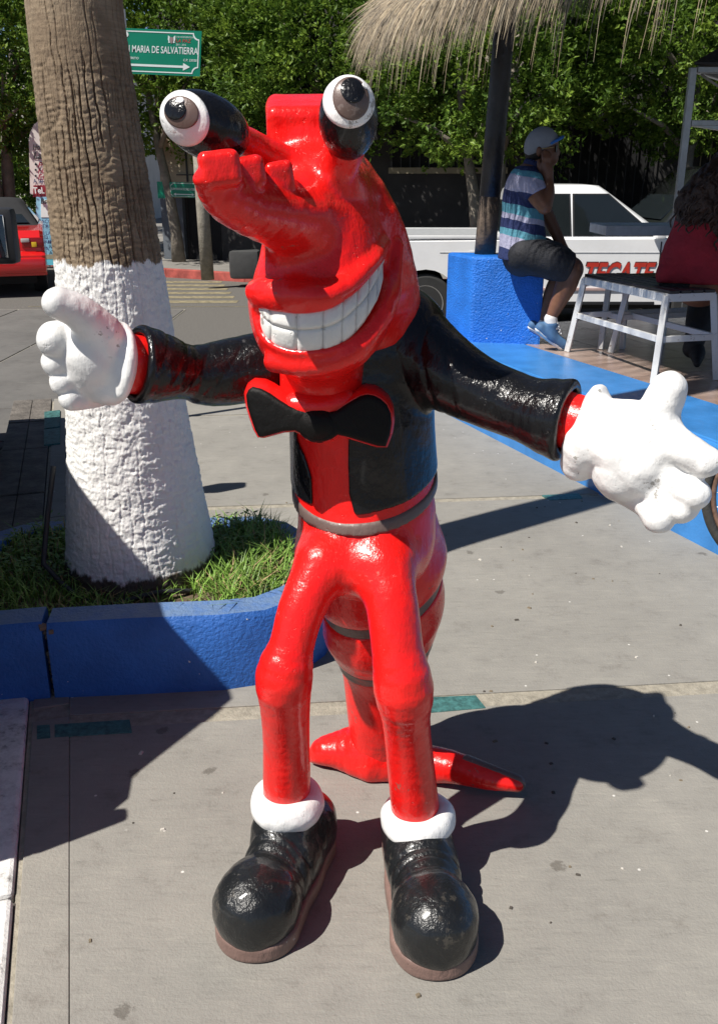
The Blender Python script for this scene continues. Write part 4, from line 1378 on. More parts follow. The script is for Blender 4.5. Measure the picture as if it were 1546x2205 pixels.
def bench(name, label, fl, bl, width, top):
    """fl, bl: front and back left corners of the top (x, y)"""
    fl = np.array(fl); bl = np.array(bl); d = unit(bl - fl); s = np.array([d[1], -d[0]])
    root = empty(name, (*(fl + bl) / 2, PH), label, 'bench', 'benches on the platform')
    fr, br = fl + s * width, bl + s * width
    L = np.linalg.norm(bl - fl)
    m = MB()
    z = top - 0.03
    for a, b in ((fl, bl), (fr, br), (fl, fr), (bl, br)):
        bar(m, (*a, z), (*b, z), 0.035, 0.045)
    m.build('seat_frame', RUSTY, root, bevel=0.003)
    ns = 4
    for i in range(ns):
        a = fl + s * (width * (i + 0.5) / ns) + d * 0.0; b = a + d * L
        mm = MB(); bar(mm, (*(a - d * 0.02), top - 0.0), (*(b + d * 0.02), top - 0.0), width / ns - 0.012, 0.018)
        mm.build('slat', SLATB, root, bevel=0.003)
    sp = 0.055
    feet = {}
    for nm, c, o in (('fl', fl, -s * sp - d * sp), ('fr', fr, s * sp - d * sp), ('bl', bl, -s * sp + d * sp), ('br', br, s * sp + d * sp)):
        mm = MB(); f = c + o
        bar(mm, (*c, z + 0.01), (*f, PH + 0.002), 0.035, 0.035)
        mm.build('leg', RUSTY, root, bevel=0.003); feet[nm] = (np.array([*c, z]), np.array([*f, PH]))
    def at_h(nm, h): return feet[nm][0] * h + feet[nm][1] * (1 - h)
    for a, b in (('fl', 'bl'), ('fr', 'br'), ('fl', 'fr'), ('bl', 'br')):
        mm = MB(); bar(mm, at_h(a, 0.52), at_h(b, 0.52), 0.02, 0.035)
        mm.build('stretcher', RUSTY, root, bevel=0.002)
    return root
bench('bench', 'white metal bench with black slats the woman in red sits on', (1.70, 5.12), (1.46, 6.02), 0.30, 1.0)
bench('bench', 'white metal bench standing across the far side of the platform', (1.74, 5.98), (3.0, 6.35), -0.24, 0.98)

# vendor stall: frame, dark canvas top, counter
stall = empty('vendor_stall', (2.9, 6.6, PH), 'vendor stall with grey metal frame, white counter and dark canvas top', 'stall')
def sp_(px, py, Y): return W(px, py, Y)
b0 = W(1440, 590, 6.35); b0[2] = PH; t0 = W(1500, 146, 6.35)
b0[0] = t0[0] - 0.05
corners = [(0, 0), (1.7, 0.1), (2.2, 1.3), (0.85, 1.25)]
for (dx, dy) in corners:
    m = MB(); bar(m, b0 + [dx, dy, 0], t0 + [dx, dy, 0], 0.042, 0.042); m.build('post', GALV, stall, bevel=0.003)
for z in (t0[2] - 0.012, W(1495, 265, 6.35)[2]):
    for i in range(4):
        a, c = corners[i], corners[(i + 1) % 4]
        m = MB(); bar(m, (t0[0] + a[0], t0[1] + a[1], z), (t0[0] + c[0], t0[1] + c[1], z), 0.035, 0.035); m.build('crossbar', GALV, stall, bevel=0.003)
cz = t0[2] + 0.03
ctr = np.array([t0[0] + 0.8, t0[1] + 0.65, cz + 0.42])
cv = [np.array([t0[0] + dx * 1.04 - 0.03, t0[1] + dy * 1.04 - 0.03, cz]) for dx, dy in corners]
CANV = plain('dark_canvas', (0.035, 0.037, 0.045), 0.7, 0, 0.2, 8, 0.004, 30)
V = cv + [ctr] + [p - np.array([0, 0, 0.012]) for p in cv] + [ctr - np.array([0, 0, 0.012])]
F = [(i, (i + 1) % 4, 4) for i in range(4)] + [(5 + (i + 1) % 4, 5 + i, 9) for i in range(4)] + [(i, 5 + i, 5 + (i + 1) % 4, (i + 1) % 4) for i in range(4)]
obj('canvas_top', V, F, CANV, stall)
ca, cb = W(1305, 496, 6.42), W(1440, 498, 6.42)
ca[2] = cb[2] = (ca[2] + cb[2]) / 2
m = MB(); m.bbox((ca + (cb - ca) * 2.2 + [0, 0.24, 0]), (np.linalg.norm(cb - ca) * 2.2, 0.24, 0.032), 0.006); m.build('counter', plain('white_board', (0.62, 0.67, 0.72), 0.45), stall)
for dx in (1.0, 1.9):
    for dy in (0.06, 0.42):
        m = MB(); bar(m, (ca[0] + dx, ca[1] + dy, PH), (ca[0] + dx, ca[1] + dy, ca[2] - 0.03), 0.035, 0.035); m.build('counter_leg', GALV, stall)
rp = [t0 + np.array([0.02, -0.03, -0.04])]
for i in range(1, 10):
    rp.append(t0 + np.array([0.02 + i * 0.035, -0.03, -0.04 - 0.12 * math.sin(i / 9 * 1.6)]))
MB().tube(rp, 0.008, 6).build('rope', plain('grey_rope', (0.35, 0.34, 0.31), 0.9), stall, True)

# palapa: thatched roof on a dark post
THATCH = plain('dry_palm_thatch', (0.29, 0.225, 0.145), 0.75, 0, 0.45, 5)
THATCH2 = plain('weathered_thatch', (0.17, 0.14, 0.105), 0.8, 0, 0.4, 5)
THATCH3 = plain('pale_thatch', (0.38, 0.32, 0.225), 0.7, 0, 0.3, 5)
palapa = empty('palapa', (0.87, 6.62, 1.08), 'thatched palm roof on a dark wooden post over the platform', 'palapa')
EA = np.array([0.17, 6.85, 2.60]); ED = np.array([-PD[0], -PD[1], 0.0]); EN = np.array([PN[0], PN[1], 0.0])
slope = unit(EN + np.array([0, 0, 1.15]))
nrm = unit(np.cross(ED, slope)); nrm = nrm if nrm[2] > 0 else -nrm
LEN, SL = 6.2, 2.4
q = [EA, EA + ED * LEN, EA + ED * LEN + slope * SL, EA + slope * SL]
far = [EA + EN * 2 * SL * (slope @ EN), EA + ED * LEN + EN * 2 * SL * (slope @ EN)]
m = MB()
lo_ = [p - nrm * 0.05 for p in q]
m.add([*q, *lo_], [(0, 1, 2, 3), (7, 6, 5, 4), (0, 4, 5, 1), (1, 5, 6, 2), (2, 6, 7, 3), (3, 7, 4, 0)])
m.add([q[3], q[2], far[1], far[0], q[3] - [0, 0, .06], q[2] - [0, 0, .06], far[1] - [0, 0, .06], far[0] - [0, 0, .06]], [(0, 1, 2, 3), (7, 6, 5, 4), (0, 3, 7, 4), (1, 5, 6, 2), (2, 6, 7, 3)])
m.build('roof_mat', THATCH2, palapa)
WOODD = plain('dark_rafter', (0.07, 0.05, 0.035), 0.8)
for i in range(9):
    a = EA + ED * (0.15 + i * 0.73) - nrm * 0.09
    MB().tube([a + slope * 0.08, a + slope * SL], 0.03, 7).build('rafter', WOODD, palapa, True)
MB().tube([EA - nrm * 0.16 + slope * 0.35, EA + ED * LEN - nrm * 0.16 + slope * 0.35], 0.045, 8).build('beam', WOODD, palapa, True)
# strands
def strands(n, s_rng, t_rng, ln_rng, fan, seed, hang=0.5, wmin=0.003, wmax=0.008):
    r = np.random.default_rng(seed)
    s = r.uniform(*s_rng, n); t = r.uniform(*t_rng, n); L = r.uniform(*ln_rng, n)
    base = EA + ED * s[:, None] + slope * t[:, None] + nrm * r.uniform(0.0, 0.06, n)[:, None]
    dirn = -slope + ED * (fan(s) + r.normal(0, 0.17, n) + 0.12 * np.sin(s * 9 + t * 14))[:, None] + nrm * r.normal(0.05, 0.11, n)[:, None]
    dirn /= np.linalg.norm(dirn, axis=1)[:, None]
    w = r.uniform(wmin, wmax, n)
    wv = np.cross(dirn, nrm) * np.cos(r.uniform(-1.2, 1.2, n))[:, None] + nrm * 0.4
    wv /= np.linalg.norm(wv, axis=1)[:, None]
    K = 5
    pts = []
    p = base.copy(); d = dirn.copy()
    for k in range(K):
        pts.append(p.copy())
        past = np.clip(-((p - EA) @ slope) / 0.15, 0, 1)          # below the eave it droops
        d = d + np.array([0, 0, -1.0]) * (past * hang)[:, None] + r.normal(0, 0.03, (n, 3))
        d /= np.linalg.norm(d, axis=1)[:, None]
        p = p + d * (L / (K - 1))[:, None]
    V = []
    for k in range(K):
        ww = (w * (1 - 0.85 * (k / (K - 1)) ** 2))[:, None]
        V += [pts[k] - wv * ww, pts[k] + wv * ww]
    V = np.stack(V, 1).reshape(-1, 3)
    b0 = np.arange(n)[:, None] * (2 * K)
    F = np.concatenate([b0 + [2 * k, 2 * k + 1, 2 * k + 3, 2 * k + 2] for k in range(K - 1)], 0)
    rv = r.random(n); mi = np.tile(np.where(rv < 0.34, 1, np.where(rv < 0.5, 2, 0)).astype(np.int32), K - 1)
    return V, F, mi
fanf = lambda s: np.where(s < 0.5, -(0.5 - s) * 1.1, 0.0)
parts = []
for ti in range(7):
    parts.append(strands(3200, (-0.02, 3.2), (0.0 + ti * 0.11, 0.14 + ti * 0.11), (0.22, 0.50), fanf, 20 + ti, 0.5, 0.0014, 0.0042))
parts.append(strands(700, (3.2, 6.2), (0.05, 0.6), (0.18, 0.4), fanf, 40, 0.5, 0.0018, 0.005))
parts.append(strands(170, (0.1, 4.2), (-0.02, 0.02), (0.40, 0.66), fanf, 41, 0.8, 0.0015, 0.004))
off = 0; Vs, Fs, Ms = [], [], []
for V, F, mi in parts:
    Vs.append(V); Fs.append(F + off); Ms.append(mi); off += len(V)
tag(fast_mesh('thatch', np.concatenate(Vs), np.concatenate(Fs), [THATCH, THATCH2, THATCH3], palapa, False, np.concatenate(Ms)), kind='stuff')
POSTM = plain('black_painted_post', (0.022, 0.022, 0.026), 0.4, 0, 0.4, 12, 0.006, 30)
POSTW = plain('worn_post_wood', (0.13, 0.095, 0.07), 0.8, 0, 0.4, 14, 0.01, 30)
pb, pt = W(1044, 543, 6.66), W(1083, 90, 6.55)
pb[2] = 1.07
mid = pb + (pt - pb) * 0.30
MB().tube([pb, pb + (pt - pb) * 0.15, mid], [0.076, 0.074, 0.073], 20).build('post_base', POSTW, palapa, True)
MB().tube([mid, pb + (pt - pb) * 0.6, pt, pt + (pt - pb) * 0.35], [0.0735, 0.071, 0.069, 0.066], 20).build('post', POSTM, palapa, True)

# bicycle leaning by the platform, only part of a wheel in view
RUB = plain('tyre_rubber', (0.035, 0.034, 0.03), 0.85, 0, 0.3, 40, 0.003, 90)
RIMR = plain('rusty_rim', (0.22, 0.13, 0.09), 0.5, 0.4, 0.4, 30)
BIKE = plain('bicycle_paint', (0.03, 0.10, 0.30), 0.35)
bike = empty('bicycle', (1.95, 3.3, 0), 'bicycle leaning at the blue platform, tyre edge in view', 'bicycle')
wd = unit(np.array([0.9, -0.35, 0.0])); tilt = unit(np.array([0.0, 0.10, 1.0]))
def wheel_at(c):
    for R0, rr, mt, nm in ((0.325, 0.021, RUB, 'tyre'), (0.296, 0.012, RIMR, 'rim')):
        n, k = 72, 8
        V, F = [], []
        sdv = unit(np.cross(wd, tilt))
        for i in range(n):
            a = 2 * math.pi * i / n
            e = wd * math.cos(a) + tilt * math.sin(a)
            for j in range(k):
                bb = 2 * math.pi * j / k
                V.append(c + e * (R0 + rr * math.cos(bb)) + sdv * rr * math.sin(bb))
        for i in range(n):
            for j in range(k):
                F.append((i * k + j, ((i + 1) % n) * k + j, ((i + 1) % n) * k + (j + 1) % k, i * k + (j + 1) % k))
        obj(nm, V, F, mt, bike, True)
    for i in range(28):
        a = 2 * math.pi * i / 28
        e = wd * math.cos(a) + tilt * math.sin(a)
        MB().tube([c + e * 0.02, c + e * 0.29], 0.0013, 4).build('spoke', GALV, bike)
wc = W(1694, 1112, 3.52); wc[2] = 0.346
wheel_at(wc); wc2 = wc + wd * 1.02; wheel_at(wc2)
hd = wc + tilt * 0.62 + wd * 0.18; st = wc + wd * 0.66 + tilt * 0.48; bb = wc + wd * 0.58 - tilt * 0.04
for a, b, r in ((wc, hd, 0.012), (hd, bb, 0.017), (hd - tilt * 0.06, st, 0.014), (st, bb, 0.015), (bb, wc2, 0.01), (st, wc2, 0.009), (hd, hd + tilt * 0.16, 0.012)):
    MB().tube([a, b], r, 8).build('frame_tube', BIKE, bike, True)
sdv = unit(np.cross(wd, tilt))
MB().tube([hd + tilt * 0.16 - sdv * 0.28, hd + tilt * 0.18, hd + tilt * 0.16 + sdv * 0.28], 0.011, 8).build('handlebar', GALV, bike, True)
sculpt('saddle', lambda P: ell(P, st + tilt * 0.14, (0.13, 0.07, 0.035), np.array([wd, sdv, tilt])), 0.012, st + [-.3, -.3, -.2], st + [.3, .3, .4], RUB, bike)

# street name sign behind the palm
GREEN = plain('sign_green', (0.0, 0.20, 0.115), 0.35, 0, 0.06, 6)
SIGNW = plain('sign_white', (0.72, 0.78, 0.76), 0.4, 0, 0.05, 6)
SIGNR = plain('sign_red', (0.42, 0.05, 0.04), 0.4, 0, 0.1, 6)
SY = 6.1
def street_sign(root, tl, tr, br_, bl_, txt_right=True, full=True):
    tl, tr, br_, bl_ = map(np.asarray, (tl, tr, br_, bl_))
    xd = unit(tr - tl); up_ = unit(tl - bl_); nr = np.cross(xd, up_)
    Wd, Hd = np.linalg.norm(tr - tl), np.linalg.norm(tl - bl_)
    def pt(u, v, o=0.0): return bl_ + xd * (u * Hd) + up_ * (v * Hd) + nr * o
    A = Wd / Hd
    m = MB()
    c = [pt(0, 0), pt(A, 0), pt(A, 1), pt(0, 1)]
    m.add([*c, *[p - nr * 0.004 for p in c]], [(0, 1, 2, 3), (7, 6, 5, 4), (0, 4, 5, 1), (1, 5, 6, 2), (2, 6, 7, 3), (3, 7, 4, 0)])
    pan = m.build('panel', GREEN, root)
    # border with scooped corners
    def path(mg, r):
        pts = []
        for (cx_, cy_, a0) in ((A - mg, mg, 180), (A - mg, 1 - mg, 270), (mg, 1 - mg, 0), (mg, mg, 90)):
            for k in range(7):
                a = math.radians(a0 - k * 15) if False else math.radians({180: 180, 270: 270, 0: 0, 90: 90}[a0] - 15 * k)
                pts.append((cx_ + r * math.cos(a), cy_ + r * math.sin(a)))
        return pts
    P1, P2 = path(0.05, 0.135), path(0.075, 0.135)
    n = len(P1)
    V = [pt(*p, 0.0015) for p in P1] + [pt(*p, 0.0015) for p in P2]
    obj('border', V, [(i, (i + 1) % n, n + (i + 1) % n, n + i) for i in range(n)], SIGNW, pan)
    letters('lettering', 'JUAN MARIA DE SALVATIERRA', pt(0.10, 0.43), xd, up_, 0.205 * Hd, (A - 0.17) * Hd, SIGNW, pan)
    if full:
        letters('lettering', 'C.P. 23020', pt(A - 0.42, 0.325), xd, up_, 0.052 * Hd, 0.33 * Hd, SIGNW, pan)
        letters('lettering', 'ESTERITO', pt(0.34, 0.325), xd, up_, 0.052 * Hd, 0.34 * Hd, SIGNW, pan)
        letters('lettering', 'H. XIV AYUNTAMIENTO DE', pt(A - 0.62, 0.835), xd, up_, 0.036 * Hd, 0.42 * Hd, SIGNW, pan)
        letters('lettering', 'LA PAZ', pt(A - 0.61, 0.735), xd, up_, 0.075 * Hd, 0.36 * Hd, SIGNR, pan)
        letters('lettering', '2011 - 2015', pt(A - 0.61, 0.665), xd, up_, 0.040 * Hd, 0.24 * Hd, SIGNW, pan)
        # small winged shield emblem
        cx_ = A - 0.72; cy_ = 0.79
        sh = [(-0.035, 0.05), (0.035, 0.05), (0.04, -0.01), (0.02, -0.07), (0, -0.095), (-0.02, -0.07), (-0.04, -0.01)]
        obj('emblem', [pt(cx_ + a, cy_ + b, 0.0022) for a, b in sh], [tuple(range(7))[::-1]], plain('emblem_grey', (0.28, 0.2, 0.2), 0.5), pan)
        for sgn in (-1, 1):
            wg = [(sgn * 0.045, 0.06), (sgn * 0.085, 0.09), (sgn * 0.09, 0.0), (sgn * 0.07, -0.05), (sgn * 0.085, -0.07), (sgn * 0.035, -0.075), (sgn * 0.05, -0.02)]
            obj('emblem', [pt(cx_ + a, cy_ + b, 0.0019) for a, b in wg], [tuple(range(7))[::-1] if sgn < 0 else tuple(range(7))], SIGNW, pan)
        ov = [(0.10 + 0.055 * math.cos(a), 0.86 + 0.06 * math.sin(a)) for a in np.linspace(0, 2 * math.pi, 14, endpoint=False)]
        obj('emblem', [pt(a + 0.27, b, 0.0018) for a, b in ov], [tuple(range(14))], SIGNW, pan)
    ar = [(0.12 if not full else 0.25, 0.175), (A - 0.42, 0.175), (A - 0.42, 0.115), (A - 0.25, 0.20), (A - 0.42, 0.285), (A - 0.42, 0.225), (0.12 if not full else 0.25, 0.225)]
    if not full:
        ar = [(0.45, 0.17), (A - 0.45, 0.17), (A - 0.45, 0.11), (A - 0.28, 0.20), (A - 0.45, 0.29), (A - 0.45, 0.23), (0.45, 0.23), (0.45, 0.29), (0.28, 0.20), (0.45, 0.11)]
    obj('arrow', [pt(a, b, 0.0016) for a, b in ar], [tuple(range(len(ar)))], SIGNW, pan)
    return pan
sign = empty('street_sign', (-1.58, 6.15, 0), 'green street name sign with white arrow on a pole behind the palm', 'street sign')
street_sign(sign, W(240, 59, SY), W(435, 67, SY), W(434, 165, SY), W(239, 157, SY))
sb = np.array([-1.50, 6.14, 0.0]); stp = W(262, 40, SY + 0.04)
MB().tube([[stp[0], stp[1], 0.0], [stp[0], stp[1], stp[2] + 0.05]], 0.028, 10).build('pole', GALV, sign, True)

# ------------------------------------------------------------------ vehicles
GLASSD = plain('car_glass', (0.012, 0.016, 0.018), 0.05, 0, 0.1, 3, 0, 1, 0.6)
TYRE = plain('car_tyre', (0.025, 0.025, 0.025), 0.85)
CHROME = plain('wheel_metal', (0.55, 0.55, 0.55), 0.3, 0.8)
DARKP = plain('dark_plastic', (0.02, 0.02, 0.022), 0.5)
UNDER = plain('underbody', (0.012, 0.012, 0.012), 0.9)
LAMPR = plain('tail_lamp_red', (0.30, 0.01, 0.01), 0.12, 0, 0.1, 5, 0, 1, 0.6)
LAMPC = plain('lamp_clear', (0.55, 0.53, 0.5), 0.12, 0, 0.1, 5, 0, 1, 0.6)
def paint(name, c, rough=0.22):
    return plain(name, c, rough, 0, 0.05, 3, 0, 1, 0.5, 0.8)
class Car:
    """x forward, y to the left, z up; origin on the ground at mid wheelbase"""
    def __init__(self, name, label, cat, group=None):
        self.root = empty(name, (0, 0, 0), label, cat, group)
    def body(self, top, axles, wr, z0, w, mat, name='body'):
        """top: (x, z) along the top from rear to front; bottom with wheel arches"""
        bot = []
        xf, xr = top[-1][0], top[0][0]
        bot.append((xf, z0 + 0.05))
        for ax_ in sorted(axles, reverse=True):
            ra = wr + 0.055
            for k in range(13):
                a = math.pi * k / 12
                x, z = ax_ + ra * math.cos(a), wr + ra * math.sin(a)
                bot.append((x, max(z, z0)))
        bot.append((xr, z0 + 0.05))
        prof = list(top) + bot
        cx = (xf + xr) / 2; cz = z0 + 0.3
        rings = []
        for y, k in ((-w, 0.965), (-(w - 0.05), 1.0), (w - 0.05, 1.0), (w, 0.965)):
            ring_ = []
            for i, (x, z) in enumerate(prof):
                if i < len(top):
                    ring_.append((cx + (x - cx) * (1 - (1 - k) * 0.5), y, cz + (z - cz) * (1 - (1 - k) * 1.6)))
                else:
                    ring_.append((x if 1 <= i - len(top) < len(bot) - 1 else cx + (x - cx) * (1 - (1 - k) * 0.5), y, z))
            rings.append(ring_)
        m = MB().loft(rings)
        o = m.build(name, mat, self.root, auto=32)
        self.w = w
        return o
    def cabin(self, belt, roof, w, wr_, mat):
        """belt: (x_rear, x_front, z); roof: (x_rear, x_front, z)"""
        self.bl, self.rf, self.wb, self.wt = belt, roof, w, wr_
        ra, rb = belt, roof
        def rg(x0, x1, z, w_, c): return [(x0 + c, -w_, z), (x1 - c, -w_, z), (x1, -w_ + c, z), (x1, w_ - c, z), (x1 - c, w_, z), (x0 + c, w_, z), (x0, w_ - c, z), (x0, -w_ + c, z)]
        rings = [rg(ra[0], ra[1], ra[2] - 0.04, w, 0.04), rg(ra[0] * 0.0 + ra[0], ra[1], ra[2], w, 0.05), rg(rb[0], rb[1], rb[2] - 0.06, wr_, 0.08), rg(rb[0] + 0.05, rb[1] - 0.06, rb[2] - 0.015, wr_ - 0.05, 0.10), rg(rb[0] + 0.2, rb[1] - 0.22, rb[2], wr_ - 0.2, 0.12)]
        return MB().loft(rings).build('cabin', mat, self.root, auto=40)
    def side_pt(self, side, x_b, x_t, u, v, out):
        (b0, b1, zb), (r0, r1, zr) = self.bl, self.rf
        zr = zr - 0.06
        pb_ = np.array([x_b, side * (self.wb + out), zb]); pt_ = np.array([x_t, side * (self.wt + out), zr])
        return pb_ + (pt_ - pb_) * v
    def side_window(self, xb0, xb1, xt0, xt1, sides=(-1, 1), v0=0.05, v1=0.9, mat=None):
        for s in sides:
            q = []
            for (xb, xt, v) in ((xb0, xt0, v0), (xb1, xt1, v0), (xb1, xt1, v1), (xb0, xt0, v1)):
                q.append(self.side_pt(s, xb, xt, 0, v, 0.006))
            n = np.array([0, s, 0.15]) * 0.012
            V = [p for p in q] + [p - n for p in q]
            V2 = MB()
            fr_ = [p + (p - sum(q) / 4) * 0.06 - n * 0.25 for p in q]
            V2.add([*fr_, *[p - n * 1.5 for p in fr_]], [(0, 1, 2, 3), (0, 4, 5, 1), (1, 5, 6, 2), (2, 6, 7, 3), (3, 7, 4, 0)])
            V2.build('window_seal', DARKP, self.root)
            MB().add(V, [(0, 1, 2, 3), (0, 4, 5, 1), (1, 5, 6, 2), (2, 6, 7, 3), (3, 7, 4, 0)]).build('window', mat or GLASSD, self.root)
    def end_window(self, front, mat=None):
        (b0, b1, zb), (r0, r1, zr) = self.bl, self.rf
        xb, xt = (b1, r1) if front else (b0, r0)
        o = 0.008 if front else -0.008
        q = [(xb + o, -self.wb + 0.12, zb + 0.03), (xb + o, self.wb - 0.12, zb + 0.03), (xt + o, self.wt - 0.14, zr - 0.10), (xt + o, -self.wt + 0.14, zr - 0.10)]
        k = 0.05
        q = [np.array(p, float) for p in q]
        q[0] = q[0] + (q[3] - q[0]) * k; q[1] = q[1] + (q[2] - q[1]) * k
        n = np.array([0.02 if front else -0.02, 0, 0.0])
        MB().add([*q, *[p - n for p in q]], [(0, 1, 2, 3), (0, 4, 5, 1), (1, 5, 6, 2), (2, 6, 7, 3), (3, 7, 4, 0)]).build('windscreen' if front else 'rear_window', mat or GLASSD, self.root)
    def wheels(self, axles, r, w, mat_rim=None, track_in=0.02):
        for ax_ in axles:
            for s in (-1, 1):
                yo = s * (w - track_in)
                rings = []
                for (rr, yy) in ((r * 0.62, 0.0), (r * 0.9, 0.0), (r * 0.985, 0.02), (r, 0.05), (r, 0.16), (r * 0.96, 0.2), (r * 0.6, 0.2)):
                    rings.append([(ax_ + rr * math.cos(2 * math.pi * k / 32), yo - s * yy, r + rr * math.sin(2 * math.pi * k / 32)) for k in range(32)])
                wh = MB().loft(rings).build('wheel', TYRE, self.root, auto=30)
                rings = []
                for (rr, yy) in ((r * 0.12, -0.006), (r * 0.2, 0.006), (r * 0.42, 0.02), (r * 0.52, 0.035), (r * 0.56, 0.005), (r * 0.63, -0.003), (r * 0.64, 0.02)):
                    rings.append([(ax_ + rr * math.cos(2 * math.pi * k / 32), yo - s * yy, r + rr * math.sin(2 * math.pi * k / 32)) for k in range(32)])
                MB().loft(rings).build('rim', mat_rim or CHROME, wh, auto=30)
    def part(self, name, c, h, mat, b=0.01, R=None):
        return MB().bbox(c, h, b, R).build(name, mat, self.root, auto=40)
    def place(self, loc, deg):
        self.root.location = loc; self.root.rotation_euler = (0, 0, math.radians(deg))

# white pickup parked beyond the platform
WHITEP = paint('truck_white', (0.82, 0.82, 0.82), 0.25)
t = Car('pickup_truck', 'white pickup truck with red lettering on its door', 'truck')
AX = (-1.55, 1.58); WR = 0.33
t.body([(-2.5, 0.45), (-2.52, 0.62), (-2.52, 0.98), (-2.48, 1.03), (-0.72, 1.05), (-0.70, 1.06), (1.02, 1.07), (1.30, 1.06), (2.05, 0.99), (2.28, 0.93), (2.33, 0.80), (2.34, 0.55)], AX, WR, 0.33, 0.83, WHITEP)
t.cabin((-0.70, 1.16, 1.06), (-0.55, 0.44, 1.62), 0.79, 0.66, WHITEP)
t.side_window(-0.62, 0.05, -0.50, 0.02); t.side_window(0.10, 1.02, 0.08, 0.40)
t.end_window(True); t.end_window(False)
t.wheels(AX, WR, 0.83)
m = MB().box((-1.6, 0, 1.0), (0.80, 0.70, 0.08)); m.build('bed_liner', plain('bed_inner', (0.35, 0.36, 0.37), 0.5), t.root)
for s in (-1, 1):
    t.part('bed_rail', (-1.62, s * 0.79, 1.065), (0.88, 0.035, 0.02), WHITEP, 0.01)
    t.part('door_seam', (-0.60, s * 0.829, 0.74), (0.007, 0.006, 0.30), DARKP, 0.001)
    t.part('door_seam', (1.06, s * 0.829, 0.74), (0.007, 0.006, 0.28), DARKP, 0.001)
    t.part('body_crease', (0.2, s * 0.8285, 0.90), (1.6, 0.006, 0.006), plain('crease_grey', (0.45, 0.46, 0.47), 0.4), 0.002)
    t.part('fuel_flap', (-1.0, s * 0.829, 0.86), (0.07, 0.005, 0.06), plain('flap_white', (0.66, 0.67, 0.67), 0.35), 0.003)
    t.part('sill_trim', (0.1, s * 0.826, 0.345), (0.95, 0.010, 0.018), DARKP, 0.004)
    t.part('door_handle', (-0.42, s * 0.838, 0.93), (0.07, 0.012, 0.018), DARKP, 0.006)
    t.part('side_moulding', (0.1, s * 0.836, 0.50), (0.85, 0.010, 0.016), plain('pink_stripe', (0.45, 0.32, 0.30), 0.5), 0.004)
    t.part('mirror', (1.0, s * 0.93, 1.13), (0.05, 0.09, 0.07), WHITEP, 0.02)
    t.part('headlamp', (2.325, s * 0.6, 0.80), (0.03, 0.16, 0.08), LAMPC, 0.02)
    t.part('tail_lamp', (-2.51, s * 0.74, 0.78), (0.02, 0.06, 0.13), LAMPR, 0.01)
t.part('bumper', (2.40, 0, 0.50), (0.08, 0.84, 0.09), CHROME, 0.03)
t.part('bumper', (-2.58, 0, 0.48), (0.07, 0.80, 0.07), CHROME, 0.03)
t.part('grille', (2.345, 0, 0.80), (0.015, 0.42, 0.07), DARKP, 0.01)
t.part('underbody', (0, 0, 0.36), (2.2, 0.66, 0.10), UNDER, 0.01)
for s in (-1, 1):
    t.part('seat', (0.02, s * 0.36, 1.10), (0.08, 0.22, 0.30), plain('seat_cloth', (0.05, 0.055, 0.06), 0.8), 0.05)
TRED = plain('truck_letter_red', (0.46, 0.035, 0.02), 0.4)
TLINE = plain('truck_letter_edge', (0.08, 0.03, 0.03), 0.4)
xw = (1, 0, 0); zw = (0, 0, 1)
letters('lettering', 'TECATE', (0.235, -0.836, 0.545), xw, zw, 0.262, 0.80, TLINE, t.root, 0.0015)
letters('lettering', 'TECATE', (0.247, -0.836, 0.556), xw, zw, 0.240, 0.776, TRED, t.root, 0.004)
t.part('window_ornament', (0.28, -0.66, 1.36), (0.05, 0.004, 0.07), plain('orange_ornament', (0.5, 0.22, 0.02), 0.5), 0.004)
t.place((2.32, 11.35, -0.10), -1.0)

# black sport utility car in the shade of the trees
BLK = paint('suv_black', (0.012, 0.014, 0.014), 0.12)
def suv(name, label, mat, loc, deg, cat='car'):
    c = Car(name, label, cat)
    AX = (-1.4, 1.4); WR = 0.36
    c.body([(-2.28, 0.5), (-2.30, 0.75), (-2.24, 1.06), (-2.1, 1.10), (0.95, 1.10), (1.2, 1.09), (2.0, 1.00), (2.22, 0.88), (2.27, 0.6)], AX, WR, 0.36, 0.90, mat)
    c.cabin((-2.18, 1.12, 1.10), (-2.02, 0.45, 1.84), 0.86, 0.74, mat)
    c.side_window(-0.62, 0.12, -0.60, 0.05); c.side_window(0.18, 0.98, 0.12, 0.42); c.side_window(-2.0, -0.72, -1.9, -0.70)
    c.end_window(True); c.end_window(False)
    c.wheels(AX, WR, 0.90)
    for s in (-1, 1):
        c.part('mirror', (0.86, s * 0.99, 1.17), (0.05, 0.10, 0.075), mat, 0.02)
        c.part('door_handle', (-0.45, s * 0.912, 0.98), (0.08, 0.012, 0.018), CHROME, 0.006)
        c.part('headlamp', (2.2, s * 0.66, 0.86), (0.04, 0.16, 0.08), LAMPC, 0.02)
        c.part('tail_lamp', (-2.28, s * 0.78, 0.95), (0.03, 0.07, 0.16), LAMPR, 0.02)
    c.part('underbody', (0, 0, 0.38), (2.1, 0.72, 0.1), UNDER, 0.01)
    c.part('bumper', (2.25, 0, 0.50), (0.08, 0.86, 0.10), DARKP, 0.03)
    c.part('bumper', (-2.30, 0, 0.50), (0.07, 0.86, 0.10), DARKP, 0.03)
    c.place(loc, deg)
    return c
suv('parked_car', 'black car parked in the shade behind the white pickup', BLK, (5.1, 13.6, -0.10), 183)

